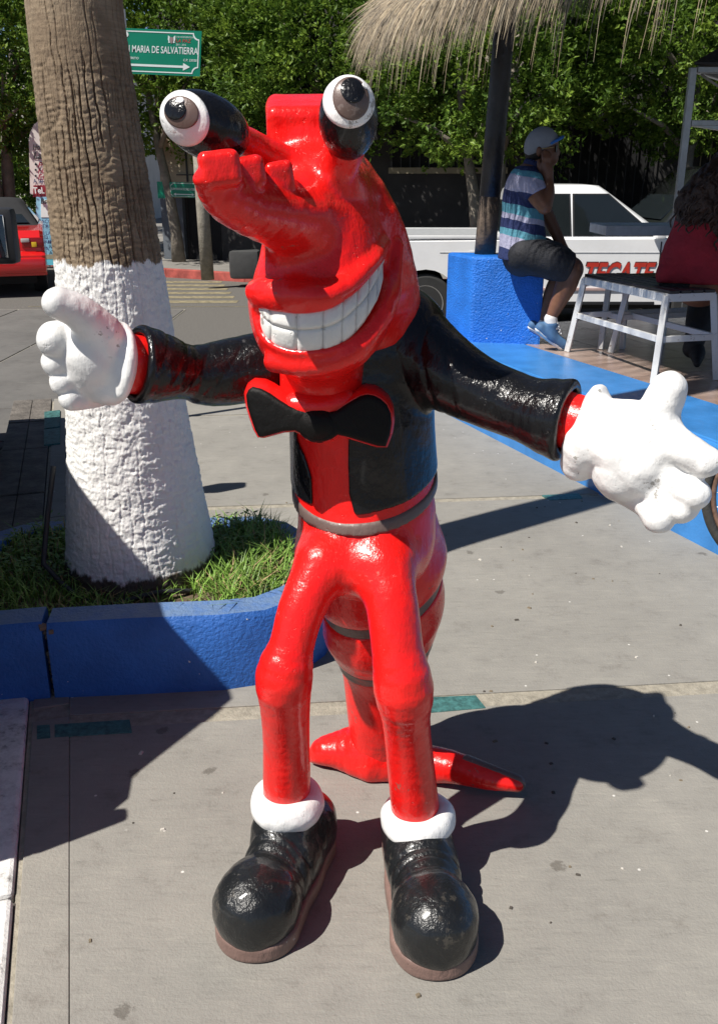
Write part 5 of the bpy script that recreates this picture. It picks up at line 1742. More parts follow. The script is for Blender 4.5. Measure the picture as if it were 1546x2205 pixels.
# dark vehicle at the left kerb: its wing mirror shows at the picture's edge and it throws the shade on the planter
GREY = paint('suv_grey', (0.06, 0.065, 0.075), 0.2)
van = suv('parked_car', 'dark car by the left kerb, only its black wing mirror in view', GREY, (-2.70, 3.52, -0.10), 107)
MIR = plain('mirror_glass', (0.75, 0.78, 0.8), 0.03, 1.0, 0.02)
mc = W(-2, 508, 4.15)
Rm = rotm('Z', 6)
mb = MB().bbox(mc, (0.078, 0.05, 0.118), 0.025, Rm).build('wing_mirror', DARKP, van.root, auto=40)
MB().bbox(mc + Rm @ np.array([-0.012, -0.0505, 0.0]), (0.056, 0.004, 0.090), 0.003, Rm).build('mirror_glass', MIR, mb)
MB().tube([mc + [-0.05, 0, -0.06], mc + [-0.30, 0.02, -0.10]], 0.02, 8).build('mirror_arm', DARKP, mb, True)

# red car with a black soft top at the crossing
REDP = paint('car_red', (0.64, 0.014, 0.014), 0.2)
r = Car('parked_car', 'red car with black soft top seen from behind', 'car')
AX = (-1.30, 1.35); WR = 0.31
r.body([(-2.10, 0.35), (-2.16, 0.45), (-2.16, 0.60), (-2.08, 0.66), (-2.07, 0.84), (-1.98, 0.95), (-1.15, 1.00), (0.9, 0.97), (1.2, 0.93), (2.0, 0.78), (2.12, 0.62), (2.12, 0.4)], AX, WR, 0.26, 0.86, REDP)
SOFT = plain('soft_top', (0.018, 0.018, 0.02), 0.8)
r.cabin((-1.30, 1.00, 0.99), (-0.75, 0.30, 1.38), 0.80, 0.60, SOFT)
r.end_window(False); r.end_window(True); r.side_window(-0.5, 0.85, -0.45, 0.22)
r.wheels(AX, WR, 0.86)
for s in (-1, 1):
    r.part('tail_lamp', (-2.05, s * 0.70, 0.78), (0.05, 0.155, 0.075), LAMPR, 0.02)
    r.part('tail_lamp_lens', (-2.085, s * 0.60, 0.815), (0.03, 0.06, 0.028), LAMPC, 0.01)
r.part('sticker', (-2.105, -0.72, 0.755), (0.004, 0.035, 0.035), plain('yellow_sticker', (0.75, 0.5, 0.02), 0.5), 0.002)
r.part('bumper', (-2.16, 0, 0.46), (0.05, 0.86, 0.11), REDP, 0.04)
r.part('underbody', (0, 0, 0.28), (1.95, 0.7, 0.1), UNDER, 0.01)
r.place((-6.14, 15.73, -0.10), 108)

# ------------------------------------------------------------------ far side of the street
kerb_l = [(-14, 24.5), (-8.5, 20.4), (-6.1, 18.8), (-3.45, 16.75), (-1.95, 15.95), (0.5, 15.1), (3.0, 14.75), (8, 14.6), (16, 14.6)]
FARW = concrete('far_pavement', (0.20, 0.19, 0.175), (0.26, 0.245, 0.225), speck=False)
REDK = plain('red_kerb_paint', (0.36, 0.075, 0.06), 0.8, 0, 0.45, 6)
back = [(16, 40), (-14, 40)]
fw = structure(MB().prism(kerb_l + back, -0.2, 0.04).build('far_sidewalk', FARW))
for i in range(len(kerb_l) - 1):
    a, b = np.array(kerb_l[i]), np.array(kerb_l[i + 1]); d = unit(b - a); n_ = np.array([d[1], -d[0]])
    MB().prism([tuple(a + n_ * 0.02), tuple(b + n_ * 0.02), tuple(b - n_ * 0.12), tuple(a - n_ * 0.12)], -0.2, 0.046).build('kerb_stone', REDK, fw, bevel=0.01)
# shop building behind the trees
SHADEW = plain('shade_dark_wall', (0.035, 0.033, 0.033), 0.8, 0, 0.3, 3)  # deep shade under the tree canopy is put into this near-black wall colour
DADO = plain('blue_grey_dado', (0.10, 0.115, 0.135), 0.7, 0, 0.2, 4)
CREAM = plain('cream_plaster', (0.40, 0.34, 0.23), 0.85, 0, 0.15, 4, 0.003, 30)
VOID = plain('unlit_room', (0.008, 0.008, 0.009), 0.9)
SILL = plain('pale_sill', (0.30, 0.26, 0.18), 0.8)
bld = empty('corner_building', (2, 19, 0), 'shade-darkened shopfront building behind the trees with barred windows and cream corner pillar', 'building')
fx = [(-3.9, 19.0), (-1.0, 17.9), (3.0, 17.2), (14, 17.0)]
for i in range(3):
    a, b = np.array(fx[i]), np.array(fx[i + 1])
    MB().prism([tuple(a), tuple(b), tuple(b + [0, 6]), tuple(a + [0, 6])], 0.0, 5.5).build('wall', SHADEW, bld)
def on_facade(x):
    xs = [p[0] for p in fx]; ys = [p[1] for p in fx]
    i = max(0, min(2, int(np.searchsorted(xs, x)) - 1))
    a, b = np.array(fx[i]), np.array(fx[i + 1]); d = unit(b - a)
    return np.array([x, np.interp(x, xs, ys)]), d, np.array([d[1], -d[0]])
def facade_box(name, x0, x1, z0, z1, out, depth, mat):
    p, d, n_ = on_facade((x0 + x1) / 2); h = (x1 - x0) / 2 / d[0]
    c = p + n_ * (out - depth / 2)
    R = np.stack([[d[0], d[1], 0], [-n_[0], -n_[1], 0], [0, 0, 1.0]], 1)
    return MB().box((c[0], c[1], (z0 + z1) / 2), (h, depth / 2, (z1 - z0) / 2), R).build(name, mat, bld)
facade_box('pillar_base', -3.88, -3.42, 0.04, 1.30, 0.10, 0.3, DADO)
facade_box('pillar', -3.86, -3.10, 1.30, 3.2, 0.08, 0.3, CREAM)
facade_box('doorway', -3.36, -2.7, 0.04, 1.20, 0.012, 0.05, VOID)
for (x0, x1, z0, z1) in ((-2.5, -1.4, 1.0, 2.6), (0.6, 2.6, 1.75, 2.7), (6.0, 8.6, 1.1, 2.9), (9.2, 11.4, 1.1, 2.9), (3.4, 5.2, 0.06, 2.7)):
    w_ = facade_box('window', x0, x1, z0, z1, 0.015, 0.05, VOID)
    facade_box('sill', x0 - 0.05, x1 + 0.05, z0 - 0.10, z0, 0.10, 0.12, SILL if x1 > 0 else DADO)
    nb_ = int((x1 - x0) / 0.16)
    for k in range(nb_ + 1):
        x = x0 + (x1 - x0) * k / nb_
        facade_box('bar', x - 0.008, x + 0.008, z0, z1, 0.07, 0.016, DARKP if x0 < 5 else SILL)
facade_box('mullion', -3.30, -3.27, 1.5, 2.6, 0.10, 0.02, DARKP)
facade_box('mullion', -3.5, -3.1, 1.62, 1.64, 0.11, 0.02, DARKP)
p, d, n_ = on_facade(-3.35)
sg = empty('wall_sign', (-3.3, 18.7, 1.3), 'small green street name sign low on the building corner', 'sign')
sy = on_facade(-3.2)[0][1] - 0.55
street_sign(sg, W(366, 392, sy), W(428, 394, sy), W(428, 426, sy), W(366, 424, sy), full=False)
MB().box(W(363, 409, sy + 0.05) + np.array([-0.09, 0.05, 0]), (0.12, 0.03, 0.15)).build('side_panel', GREEN, sg)
MB().box(W(395, 410, sy + 0.12), (0.27, 0.08, 0.13)).build('backing', CREAM, sg)
# wooden post, concrete bin
WPOST = plain('weathered_post', (0.27, 0.245, 0.20), 0.85, 0, 0.3, 10, 0.01, 30)
gp = G(448, 602, 0.04)
tag(MB().tube([[gp[0], gp[1], 0.04], [gp[0] - 0.02, gp[1], 1.2], [gp[0] - 0.03, gp[1], 2.25]], [0.105, 0.10, 0.095], 14).build('wooden_post', WPOST, None, True), 'weathered wooden post at the red far kerb', 'post')
gb = G(505, 606, 0.04)
tag(MB().bbox((gb[0] + 0.12, gb[1] + 0.55, 0.26), (0.24, 0.22, 0.22), 0.06).build('concrete_bollard', plain('grey_concrete', (0.05, 0.05, 0.05), 0.85), None, auto=40), 'low dark grey concrete block on the far pavement', 'block')
# hotel and taco signs beyond the palm
hs = empty('hotel_sign', (-6.3, 18.9, 0), 'tall pale hotel sign with red and black lettering beyond the palm', 'sign')
HY = 18.6
SGN = plain('sign_cream', (0.66, 0.60, 0.56), 0.6, 0, 0.08, 3)
def px_panel(name, pts, Y, mat, par, th=0.05):
    f = [W(a, b, Y) for a, b in pts]; n = len(f)
    return MB().add([*f, *[p + np.array([0, th, 0]) for p in f]], [tuple(range(n))[::-1], tuple(range(n, 2 * n))] + [(i, (i + 1) % n, n + (i + 1) % n, n + i) for i in range(n)]).build(name, mat, par)
px_panel('panel', [(66, 418), (63, 300), (66, 285), (74, 268), (88, 257), (110, 252), (132, 257), (146, 268), (154, 285), (156, 418)], HY, SGN, hs)
px_panel('phone_panel', [(72, 424), (73, 399), (160, 399), (160, 430)], HY - 0.02, plain('sign_dark_red', (0.25, 0.02, 0.03), 0.5), hs)
INK = plain('sign_black_ink', (0.03, 0.025, 0.03), 0.5); INKR = plain('sign_red_ink', (0.30, 0.02, 0.05), 0.5); INKB = plain('sign_blue_ink', (0.04, 0.05, 0.16), 0.5)
def px_letters(body, px, py, hpx, wpx, Y, mat, par):
    k = (Y * CP + 0.2) / FPX
    letters('lettering', body, W(px, py, Y) + np.array([0, -0.004, 0]), (1, 0, 0), (0, 0, 1), hpx * k, wpx * k, mat, par, 0.002)
for body, px, py, h_, w_, mt in (('Hotel', 72, 323, 11, 28, INK), ('Las', 73, 342, 13, 28, INK), ('Pis', 83, 361, 11, 22, INKR), ('Hab', 83, 374, 11, 26, INKR), ('Est', 83, 387, 11, 22, INKR), ('A 50 M', 73, 395, 9, 32, INKB)):
    px_letters(body, px, py, h_, w_, HY - 0.01, mt, hs)
px_letters('Tel. 1', 73, 417, 13, 34, HY - 0.035, SIGNW, hs)
for yy in (354, 366, 379):
    c = W(78, yy, HY - 0.01)
    obj('bullet', [c + np.array([0.022 * math.cos(a), -0.004, 0.022 * math.sin(a)]) for a in np.linspace(0, 2 * math.pi, 10, endpoint=False)], [tuple(range(10))], INK, hs)
for dx in (82, 140):
    c = W(dx, 420, HY + 0.06)
    MB().tube([[c[0], c[1], 0.0], [c[0], c[1], c[2] + 0.2]], 0.04, 8).build('pole', GALV, hs, True)
ts = empty('taco_sign', (-6.2, 18.5, 0), 'light blue taco stand sign below the hotel sign', 'sign')
SKYB = plain('sign_sky_blue', (0.25, 0.52, 0.68), 0.5, 0, 0.25, 4); SKYC = plain('sign_cyan', (0.12, 0.48, 0.62), 0.5, 0, 0.15, 4)
px_panel('panel', [(78, 560), (79, 424), (165, 424), (165, 560)], HY - 0.12, SKYB, ts)
px_panel('inset', [(89, 468), (89, 430), (160, 430), (160, 468)], HY - 0.13, SIGNW, ts, 0.01)
px_panel('band', [(79, 558), (79, 548), (165, 548), (165, 558)], HY - 0.13, SILL, ts, 0.01)
px_panel('foot_panel', [(100, 571), (100, 559), (165, 559), (165, 571)], HY - 0.14, SKYC, ts, 0.03)
for body, px, py, h_, w_, mt in (('BsB', 89, 439, 11, 22, INK), ('TACOS D', 84, 481, 8, 46, INKB), ('Y MA', 99, 493, 9, 26, INKB), ('EN LA CA', 84, 506, 8, 46, INKB), ('O. YA', 96, 515, 8, 30, INKB), ('AMIGO', 98, 525, 8, 32, INKB), ('A 50', 98, 540, 9, 28, INKB)):
    px_letters(body, px, py, h_, w_, HY - 0.15, mt, ts)
c = W(120, 560, HY)
MB().box((c[0], c[1] - 0.02, 0.30), (0.35, 0.03, 0.28)).build('stand', DARKP, ts)
# ------------------------------------------------------------------ trees
def leaf_material(name, c0, c1, c2):
    m, nt, b = new_mat(name)
    v = coords(nt)
    n = nodes_noise(nt, 2.2, 4, 0.6, v)
    n2 = nodes_noise(nt, 30, 2, 0.5, v)
    a = nt.nodes.new('ShaderNodeMath'); a.operation = 'MULTIPLY_ADD'; a.inputs[1].default_value = 0.6
    nt.links.new(n2.outputs['Fac'], a.inputs[0]); nt.links.new(n.outputs['Fac'], a.inputs[2])
    r = ramp(nt, a.outputs[0], [(0.6, c0), (0.8, c1), (1.0, c2)])
    nt.links.new(r.outputs['Color'], b.inputs['Base Color'])
    b.inputs['Roughness'].default_value = 0.5
    b.inputs['Specular IOR Level'].default_value = 0.25
    tr = nt.nodes.new('ShaderNodeBsdfTranslucent')
    nt.links.new(r.outputs['Color'], tr.inputs['Color'])
    mx = nt.nodes.new('ShaderNodeMixShader'); mx.inputs['Fac'].default_value = 0.3
    nt.links.new(b.outputs[0], mx.inputs[1]); nt.links.new(tr.outputs[0], mx.inputs[2])
    nt.links.new(mx.outputs[0], nt.nodes['Material Output'].inputs['Surface'])
    return m
LEAF = leaf_material('ficus_leaf', (0.04, 0.085, 0.012), (0.10, 0.18, 0.022), (0.24, 0.34, 0.045))
BARK = plain('grey_bark', (0.21, 0.185, 0.15), 0.9, 0, 0.3, 8, 0.012, 25)
def clumps(r, cen, rad, n, per, size, shell=(0.72, 1.02), fl=-0.45):
    d = r.normal(size=(n * 2, 3)); d /= np.linalg.norm(d, axis=1)[:, None]
    # boxy, lumpy crown
    p4 = np.abs(d) ** 3
    boxy = 1 / (p4.sum(1) ** (1 / 3.0)) ** 0.55
    lump = 1 + 0.10 * np.sin(d[:, 0] * 7 + d[:, 2] * 5 + cen[0]) + 0.08 * np.sin(d[:, 1] * 9 + d[:, 0] * 4 + cen[1]) + 0.07 * np.sin(d[:, 2] * 13 + cen[0] * 3)
    gap = np.sin(d[:, 0] * 11 + 2 * cen[0]) + np.sin(d[:, 2] * 12 + d[:, 1] * 6 + cen[1]) + r.normal(0, 0.7, len(d))
    keep = np.where(gap > -0.35)[0][:n]
    d = d[keep]; rr = r.uniform(*shell, len(d)) * (boxy * lump)[keep]
    c = np.asarray(cen) + d * np.asarray(rad) * rr[:, None]
    # twigs gather in sprays with shaded gaps between them
    k_ = 7
    pick = r.integers(0, max(1, len(c) // k_), len(c))
    c = c[pick] + r.normal(0, 1, (len(c), 3)) * np.array([0.15, 0.15, 0.10]) * min(1.6, size / 0.09)
    d = d[pick]
    m = len(c)
    # leaves radiate from each twig end
    out = d * np.array([1, 1, 0.7]) + np.array([0, 0, 0.35])
    ld = np.repeat(out, per, 0) + r.normal(0, 0.75, (m * per, 3)); ld /= np.linalg.norm(ld, axis=1)[:, None]
    base = np.repeat(c, per, 0) + r.normal(0, 0.035, (m * per, 3))
    L = r.uniform(0.6, 1.25, m * per) * size; Wd = L * r.uniform(0.20, 0.30, m * per)
    sv = np.cross(ld, r.normal(size=(m * per, 3))); sv /= np.linalg.norm(sv, axis=1)[:, None]
    nv = np.cross(ld, sv)
    V = np.stack([base, base + ld * (L * 0.45)[:, None] + sv * Wd[:, None] + nv * (Wd * 0.35)[:, None], base + ld * L[:, None], base + ld * (L * 0.45)[:, None] - sv * Wd[:, None] + nv * (Wd * 0.35)[:, None]], 1).reshape(-1, 3)
    F = np.arange(len(V)).reshape(-1, 4)
    return V, F
def tree(loc, rad, zc, label, seed, n=2600, size=0.095, lean=0.0, trunks=1, tr=0.11):
    r = np.random.default_rng(seed)
    root = empty('street_tree', (*loc, 0.04), label, 'tree', 'trees along the far pavement')
    cen = np.array([loc[0], loc[1], zc])
    parts = [clumps(r, cen, rad, n, 9, size), clumps(r, cen, rad, n // 3, 7, size * 1.2, (0.35, 0.72))]
    o = 0; Vs, Fs = [], []
    for V, F in parts:
        Vs.append(V); Fs.append(F + o); o += len(V)
    fast_mesh('crown', np.concatenate(Vs), np.concatenate(Fs), LEAF, root, False)
    for k in range(trunks):
        a = k * 2.2 + seed
        top = np.array([loc[0] + 0.55 * math.cos(a) + lean, loc[1] + 0.3 * math.sin(a), zc])
        b = np.array([loc[0] + 0.12 * math.cos(a), loc[1] + 0.1 * math.sin(a), 0.02])
        pts = [b + (top - b) * s + np.array([0.05 * math.sin(s * 6 + k), 0.04 * math.cos(s * 5), 0]) for s in (0, 0.15, 0.35, 0.55, 0.8, 1.0)]
        MB().tube(pts, [tr * 1.3, tr, tr * 0.85, tr * 0.7, tr * 0.5, tr * 0.3], 10).build('trunk', BARK, root, True)
        for q in range(3):
            s0 = pts[3 + q % 2]; an = r.uniform(0, 6.28)
            e = s0 + np.array([math.cos(an) * rad[0] * 0.6, math.sin(an) * rad[1] * 0.6, 0.6 + 0.3 * q])
            MB().tube([s0, (s0 + e) / 2 + [0, 0, 0.1], e], [tr * 0.5, tr * 0.35, tr * 0.15], 7).build('limb', BARK, root, True)
    return root
tree((2.05, 15.1), (1.9, 1.9, 1.55), 3.45, 'leafy tree with forked pale trunk behind the dark palapa post', 3, 3200, 0.095, 0, 2)
tree((4.9, 15.0), (2.0, 2.0, 1.5), 3.45, 'leafy tree above the black parked car', 5, 3200, 0.095)
tree((8.2, 15.0), (2.1, 2.0, 1.5), 3.4, 'leafy tree at the right end of the row', 6, 2600, 0.095)
tree((-0.6, 16.6), (2.0, 1.8, 1.6), 3.65, "leafy tree behind the statue's head", 8, 3200, 0.10)
tree((-3.4, 18.2), (2.1, 1.8, 1.75), 3.75, 'leafy tree behind the green street sign', 9, 3200, 0.105)
tree((-7.6, 20.0), (2.5, 2.2, 1.9), 4.0, 'dark trunked leafy tree behind the hotel sign at far left', 11, 3200, 0.115, 0.2, 3, 0.16)
tree((-11.0, 27.0), (3.4, 3.0, 2.6), 4.6, 'distant leafy tree glimpsed beyond the red car', 12, 1600, 0.16)
# hedge and far wall closing the side street
r0 = np.random.default_rng(77)
V, F = clumps(r0, np.array([-8.6, 23.5, 0.8]), (1.5, 1.0, 1.3), 1500, 8, 0.13)
tag(fast_mesh('hedge', V, F, LEAF, None, False), 'bushy green hedge behind the red car', 'hedge')
HW = plain('pale_house_wall', (0.55, 0.52, 0.47), 0.85, 0, 0.1, 2)
hb = empty('pale_house', (-14, 34, 0), 'pale house far down the side street at the left edge', 'house')
MB().box((-14, 36, 2.5), (6, 3, 2.5)).build('wall', HW, hb)
MB().box((-14, 36, 5.1), (6.2, 3.2, 0.12)).build('roof', HW, hb)
for k in range(4):
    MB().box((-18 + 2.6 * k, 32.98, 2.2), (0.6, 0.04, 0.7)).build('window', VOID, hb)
# ------------------------------------------------------------------ people
SKIN = plain('skin', (0.18, 0.08, 0.045), 0.5, 0, 0.12, 12)
NAVYT = plain('dark_shorts', (0.012, 0.013, 0.018), 0.75, 0, 0.3, 14, 0.006, 40)
def zy(py, Y=6.22): return float(W(1130, py, Y)[2])
def polo():
    m, nt, b = new_mat('striped_polo')
    tc = nt.nodes.new('ShaderNodeTexCoord'); sx = nt.nodes.new('ShaderNodeSeparateXYZ')
    nt.links.new(tc.outputs['Object'], sx.inputs[0])
    nz_ = nodes_noise(nt, 9, 3, 0.5, coords(nt))
    ad = nt.nodes.new('ShaderNodeMath'); ad.operation = 'MULTIPLY_ADD'; ad.inputs[1].default_value = 0.03
    nt.links.new(nz_.outputs['Fac'], ad.inputs[0])
    # the stripes sag towards the front
    mu = nt.nodes.new('ShaderNodeMath'); mu.operation = 'MULTIPLY_ADD'; mu.inputs[1].default_value = 0.22
    nt.links.new(sx.outputs['X'], mu.inputs[0]); nt.links.new(sx.outputs['Z'], mu.inputs[2])
    nt.links.new(mu.outputs[0], ad.inputs[2])
    mr = nt.nodes.new('ShaderNodeMapRange')
    x0 = float(W(1110, 450, 6.22)[0]) * 0.22 + 0.015
    zb, zt = zy(545) + x0, zy(345) + x0
    mr.inputs['From Min'].default_value = zb; mr.inputs['From Max'].default_value = zt
    nt.links.new(ad.outputs[0], mr.inputs['Value'])
    navy, lav, teal = (0.014, 0.025, 0.10), (0.36, 0.36, 0.50), (0.09, 0.29, 0.38)
    def f(py): return (zy(py) + x0 - zb) / (zt - zb)
    st = [(0.0, navy), (f(538), lav), (f(510), teal), (f(494), navy), (f(474), lav), (f(462), teal), (f(441), navy), (f(413), lav), (f(391), lav), (f(378), teal), (f(366), navy)]
    r_ = ramp(nt, mr.outputs['Result'], [(max(0, p), c) for p, c in st])
    r_.color_ramp.interpolation = 'CONSTANT'
    nt.links.new(r_.outputs['Color'], b.inputs['Base Color'])
    b.inputs['Roughness'].default_value = 0.85
    nb_ = nodes_noise(nt, 26, 4, 0.6, coords(nt, (1, 1, 0.5)))
    bump(nt, b, nb_.outputs['Fac'], 0.02)
    return m
POLO = polo()
man = empty('person', (1.3, 6.3, 1.0), 'seated man in grey cap, striped polo and dark shorts holding a hand to his ear', 'person')
LOm, HIm = (0.8, 5.6, 0.45), (1.9, 6.9, 2.0)
YN, YF = 6.10, 6.36
def mc_(P, pts, sub=3):
    w = [W(a, b, c) for a, b, c, d in pts]
    r = [d * (c * CP + (CAM_H - q[2]) * SP) / FPX for (a, b, c, d), q in zip(pts, w)]
    return chain(P, w, r, 0.01, sub)
def torso_m(P):
    f = mc_(P, [(1126, 535, 6.22, 42), (1124, 480, 6.22, 40), (1128, 430, 6.22, 43), (1135, 395, 6.22, 38), (1146, 368, 6.22, 22)])
    g = mc_(P, [(1134, 390, 6.08, 24), (1134, 390, 6.36, 24)])
    return smin(f, g, 0.06)
def arm_up(P): return mc_(P, [(1140, 392, 6.06, 23), (1156, 425, 6.02, 18), (1172, 444, 6.0, 16)])
def arm_fore(P): return mc_(P, [(1172, 444, 6.0, 16), (1180, 415, 6.03, 14), (1180, 388, 6.07, 10.5)])
def arm_far(P): return mc_(P, [(1146, 400, 6.38, 20), (1176, 460, 6.40, 15), (1198, 505, 6.38, 12), (1212, 535, 6.34, 10)])
def thigh_n(P): return mc_(P, [(1130, 548, 6.13, 35), (1185, 560, 6.10, 36), (1228, 580, YN, 27)])
def thigh_f(P): return mc_(P, [(1130, 545, 6.34, 40), (1180, 560, YF, 36), (1215, 585, YF, 26)])
def shank_n(P): return mc_(P, [(1229, 582, YN, 24), (1218, 615, YN, 23), (1204, 645, YN, 18), (1185, 685, YN, 11)])
def shank_f(P): return mc_(P, [(1213, 590, YF, 22), (1195, 620, YF, 20), (1178, 660, YF, 15), (1166, 695, YF, 10)])
def head_m(P):
    f = ell(P, W(1168, 318, 6.22), (0.100, 0.078, 0.115), rotm('Y', 10).T)
    f = smin(f, ell(P, W(1180, 342, 6.22), (0.062, 0.055, 0.052)), 0.03)          # jaw
    f = smin(f, ell(P, W(1199, 328, 6.22), (0.020, 0.016, 0.024)), 0.012)         # nose
    f = smin(f, ell(P, W(1196, 343, 6.22), (0.014, 0.025, 0.010)), 0.008)         # lips
    f = smin(f, ell(P, W(1160, 326, 6.13), (0.018, 0.012, 0.030)), 0.006)         # ear
    f = smin(f, mc_(P, [(1150, 370, 6.22, 20), (1162, 345, 6.22, 19)]), 0.02)
    return f
def hand_m(P):
    f = mc_(P, [(1180, 388, 6.07, 10.5), (1178, 368, 6.08, 13), (1175, 355, 6.09, 12)])
    for k, (px, py, y) in enumerate(((1168, 330, 6.08), (1173, 326, 6.075), (1179, 327, 6.07), (1184, 332, 6.07))):
        f = smin(f, mc_(P, [(1172 + 3 * k, 358, 6.085, 4.6), (1170 + 4 * k, 342, 6.07, 4.2), (px, py, y + 0.02, 3.4)]), 0.004)
    f = smin(f, mc_(P, [(1168, 372, 6.09, 5.5), (1160, 358, 6.10, 4.6), (1160, 346, 6.11, 3.8)]), 0.006)
    return f
def hand_far(P):
    f = mc_(P, [(1212, 535, 6.34, 10), (1220, 548, 6.32, 11), (1226, 556, 6.31, 9)])
    for k in range(4):
        f = smin(f, mc_(P, [(1224 + 2 * k, 552 + 2 * k, 6.28 + 0.02 * k, 4.4), (1236, 560 + 3 * k, 6.27 + 0.02 * k, 4.0), (1242, 568 + 3 * k, 6.27 + 0.02 * k, 3.3)]), 0.004)
    return smin(f, mc_(P, [(1218, 548, 6.30, 5), (1228, 548, 6.26, 4), (1236, 553, 6.25, 3.4)]), 0.005)
def body_m(P):
    f = torso_m(P)
    for g, k in ((head_m, 0.02), (arm_up, 0.02), (arm_fore, 0.008), (hand_m, 0.008), (arm_far, 0.02), (hand_far, 0.008), (thigh_n, 0.02), (thigh_f, 0.02), (shank_n, 0.015), (shank_f, 0.015)):
        f = smin(f, g(P), k)
    return f
sculpt('body', body_m, 0.008, LOm, HIm, SKIN, man)
hemz = zy(558)
def shirt_m(P):
    f = smin(torso_m(P), mc_(P, [(1124, 548, 6.22, 50), (1124, 480, 6.22, 43)]), 0.02)
    sl = smax(arm_up(P) - 0.010, cut_plane(P, W(1154, 414, 6.03), unit(W(1172, 444, 6.0) - W(1140, 392, 6.06))), 0.006)
    slf = smax(arm_far(P) - 0.010, cut_plane(P, W(1165, 430, 6.39), unit(W(1176, 460, 6.40) - W(1146, 400, 6.38))), 0.006)
    f = smin(smin(f, sl, 0.015), slf, 0.015) - 0.010
    f = smax(f, hemz - P[:, 2], 0.006)
    return smax(f, P[:, 2] - zy(357) + 0.0, 0.006) + 0.004 * lumps(P, 26, 7, 4)
sculpt('polo_shirt', shirt_m, 0.009, LOm, HIm, POLO, man)
sculpt('collar', lambda P: smax(mc_(P, [(1147, 366, 6.22, 25), (1150, 356, 6.22, 24)]), -mc_(P, [(1147, 366, 6.22, 20), (1155, 340, 6.22, 21)]), 0.004), 0.007, LOm, HIm, plain('navy_collar', (0.02, 0.03, 0.10), 0.8), man)
def shorts_m(P):
    f = smin(thigh_n(P), thigh_f(P), 0.01)
    f = smin(f, mc_(P, [(1127, 548, 6.22, 43), (1127, 530, 6.22, 40)]), 0.03) - 0.013
    k = unit(W(1228, 580, YN) - W(1150, 548, 6.11))
    f = smax(f, cut_plane(P, W(1219, 586, YN), unit(np.array([0.93, 0, -0.36]))), 0.008)
    return smax(f, P[:, 2] - zy(514), 0.008) + 0.005 * lumps(P, 30, 7, 1)
sculpt('shorts', shorts_m, 0.009, LOm, HIm, NAVYT, man)
# cap, glasses, hair
CAPG = plain('cap_grey', (0.27, 0.29, 0.33), 0.85, 0, 0.1, 20)
CAPB = plain('cap_brim_blue', (0.03, 0.16, 0.50), 0.7)
hc = W(1166, 316, 6.22)
def cap_m(P):
    f = ell(P, hc, (0.112, 0.090, 0.120), rotm('Y', 10).T)
    pl_ = cut_plane(P, W(1166, 322, 6.22), unit(np.array([0.42, 0, -0.90])))
    return smax(f, pl_, 0.008)
cap = sculpt('cap', cap_m, 0.007, LOm, HIm, CAPG, man)
def brim_m(P):
    p0 = W(1196, 302, 6.22)
    R = (rotm('Y', -25)).T
    return smax(rbox(P, p0, (0.075, 0.085, 0.008), 0.006, R), sphere(P, W(1180, 306, 6.22), 0.105), 0.01)
sculpt('brim', brim_m, 0.006, LOm, HIm, CAPB, cap)
def hair_m(P):
    f = ell(P, hc + np.array([-0.004, 0, -0.004]), (0.106, 0.084, 0.120), rotm('Y', 10).T)
    return smax(smax(f, P[:, 0] - hc[0] + 0.015, 0.01), zy(345) - P[:, 2], 0.01)
sculpt('hair', hair_m, 0.008, LOm, HIm, plain('black_hair', (0.012, 0.010, 0.009), 0.6), man)
gm = MB()
gm.tube([W(1166, 320, 6.125), W(1193, 317, 6.135)], 0.003, 6)
gm.tube([W(1166, 320, 6.31), W(1193, 317, 6.30)], 0.003, 6)
gl = gm.build('sunglasses', plain('gold_frame', (0.5, 0.38, 0.18), 0.3, 0.7), man, True)
for y in (6.17, 6.265):
    MB().bbox(W(1196, 320, y), (0.004, 0.030, 0.022), 0.003).build('lens', GLASSD, gl)
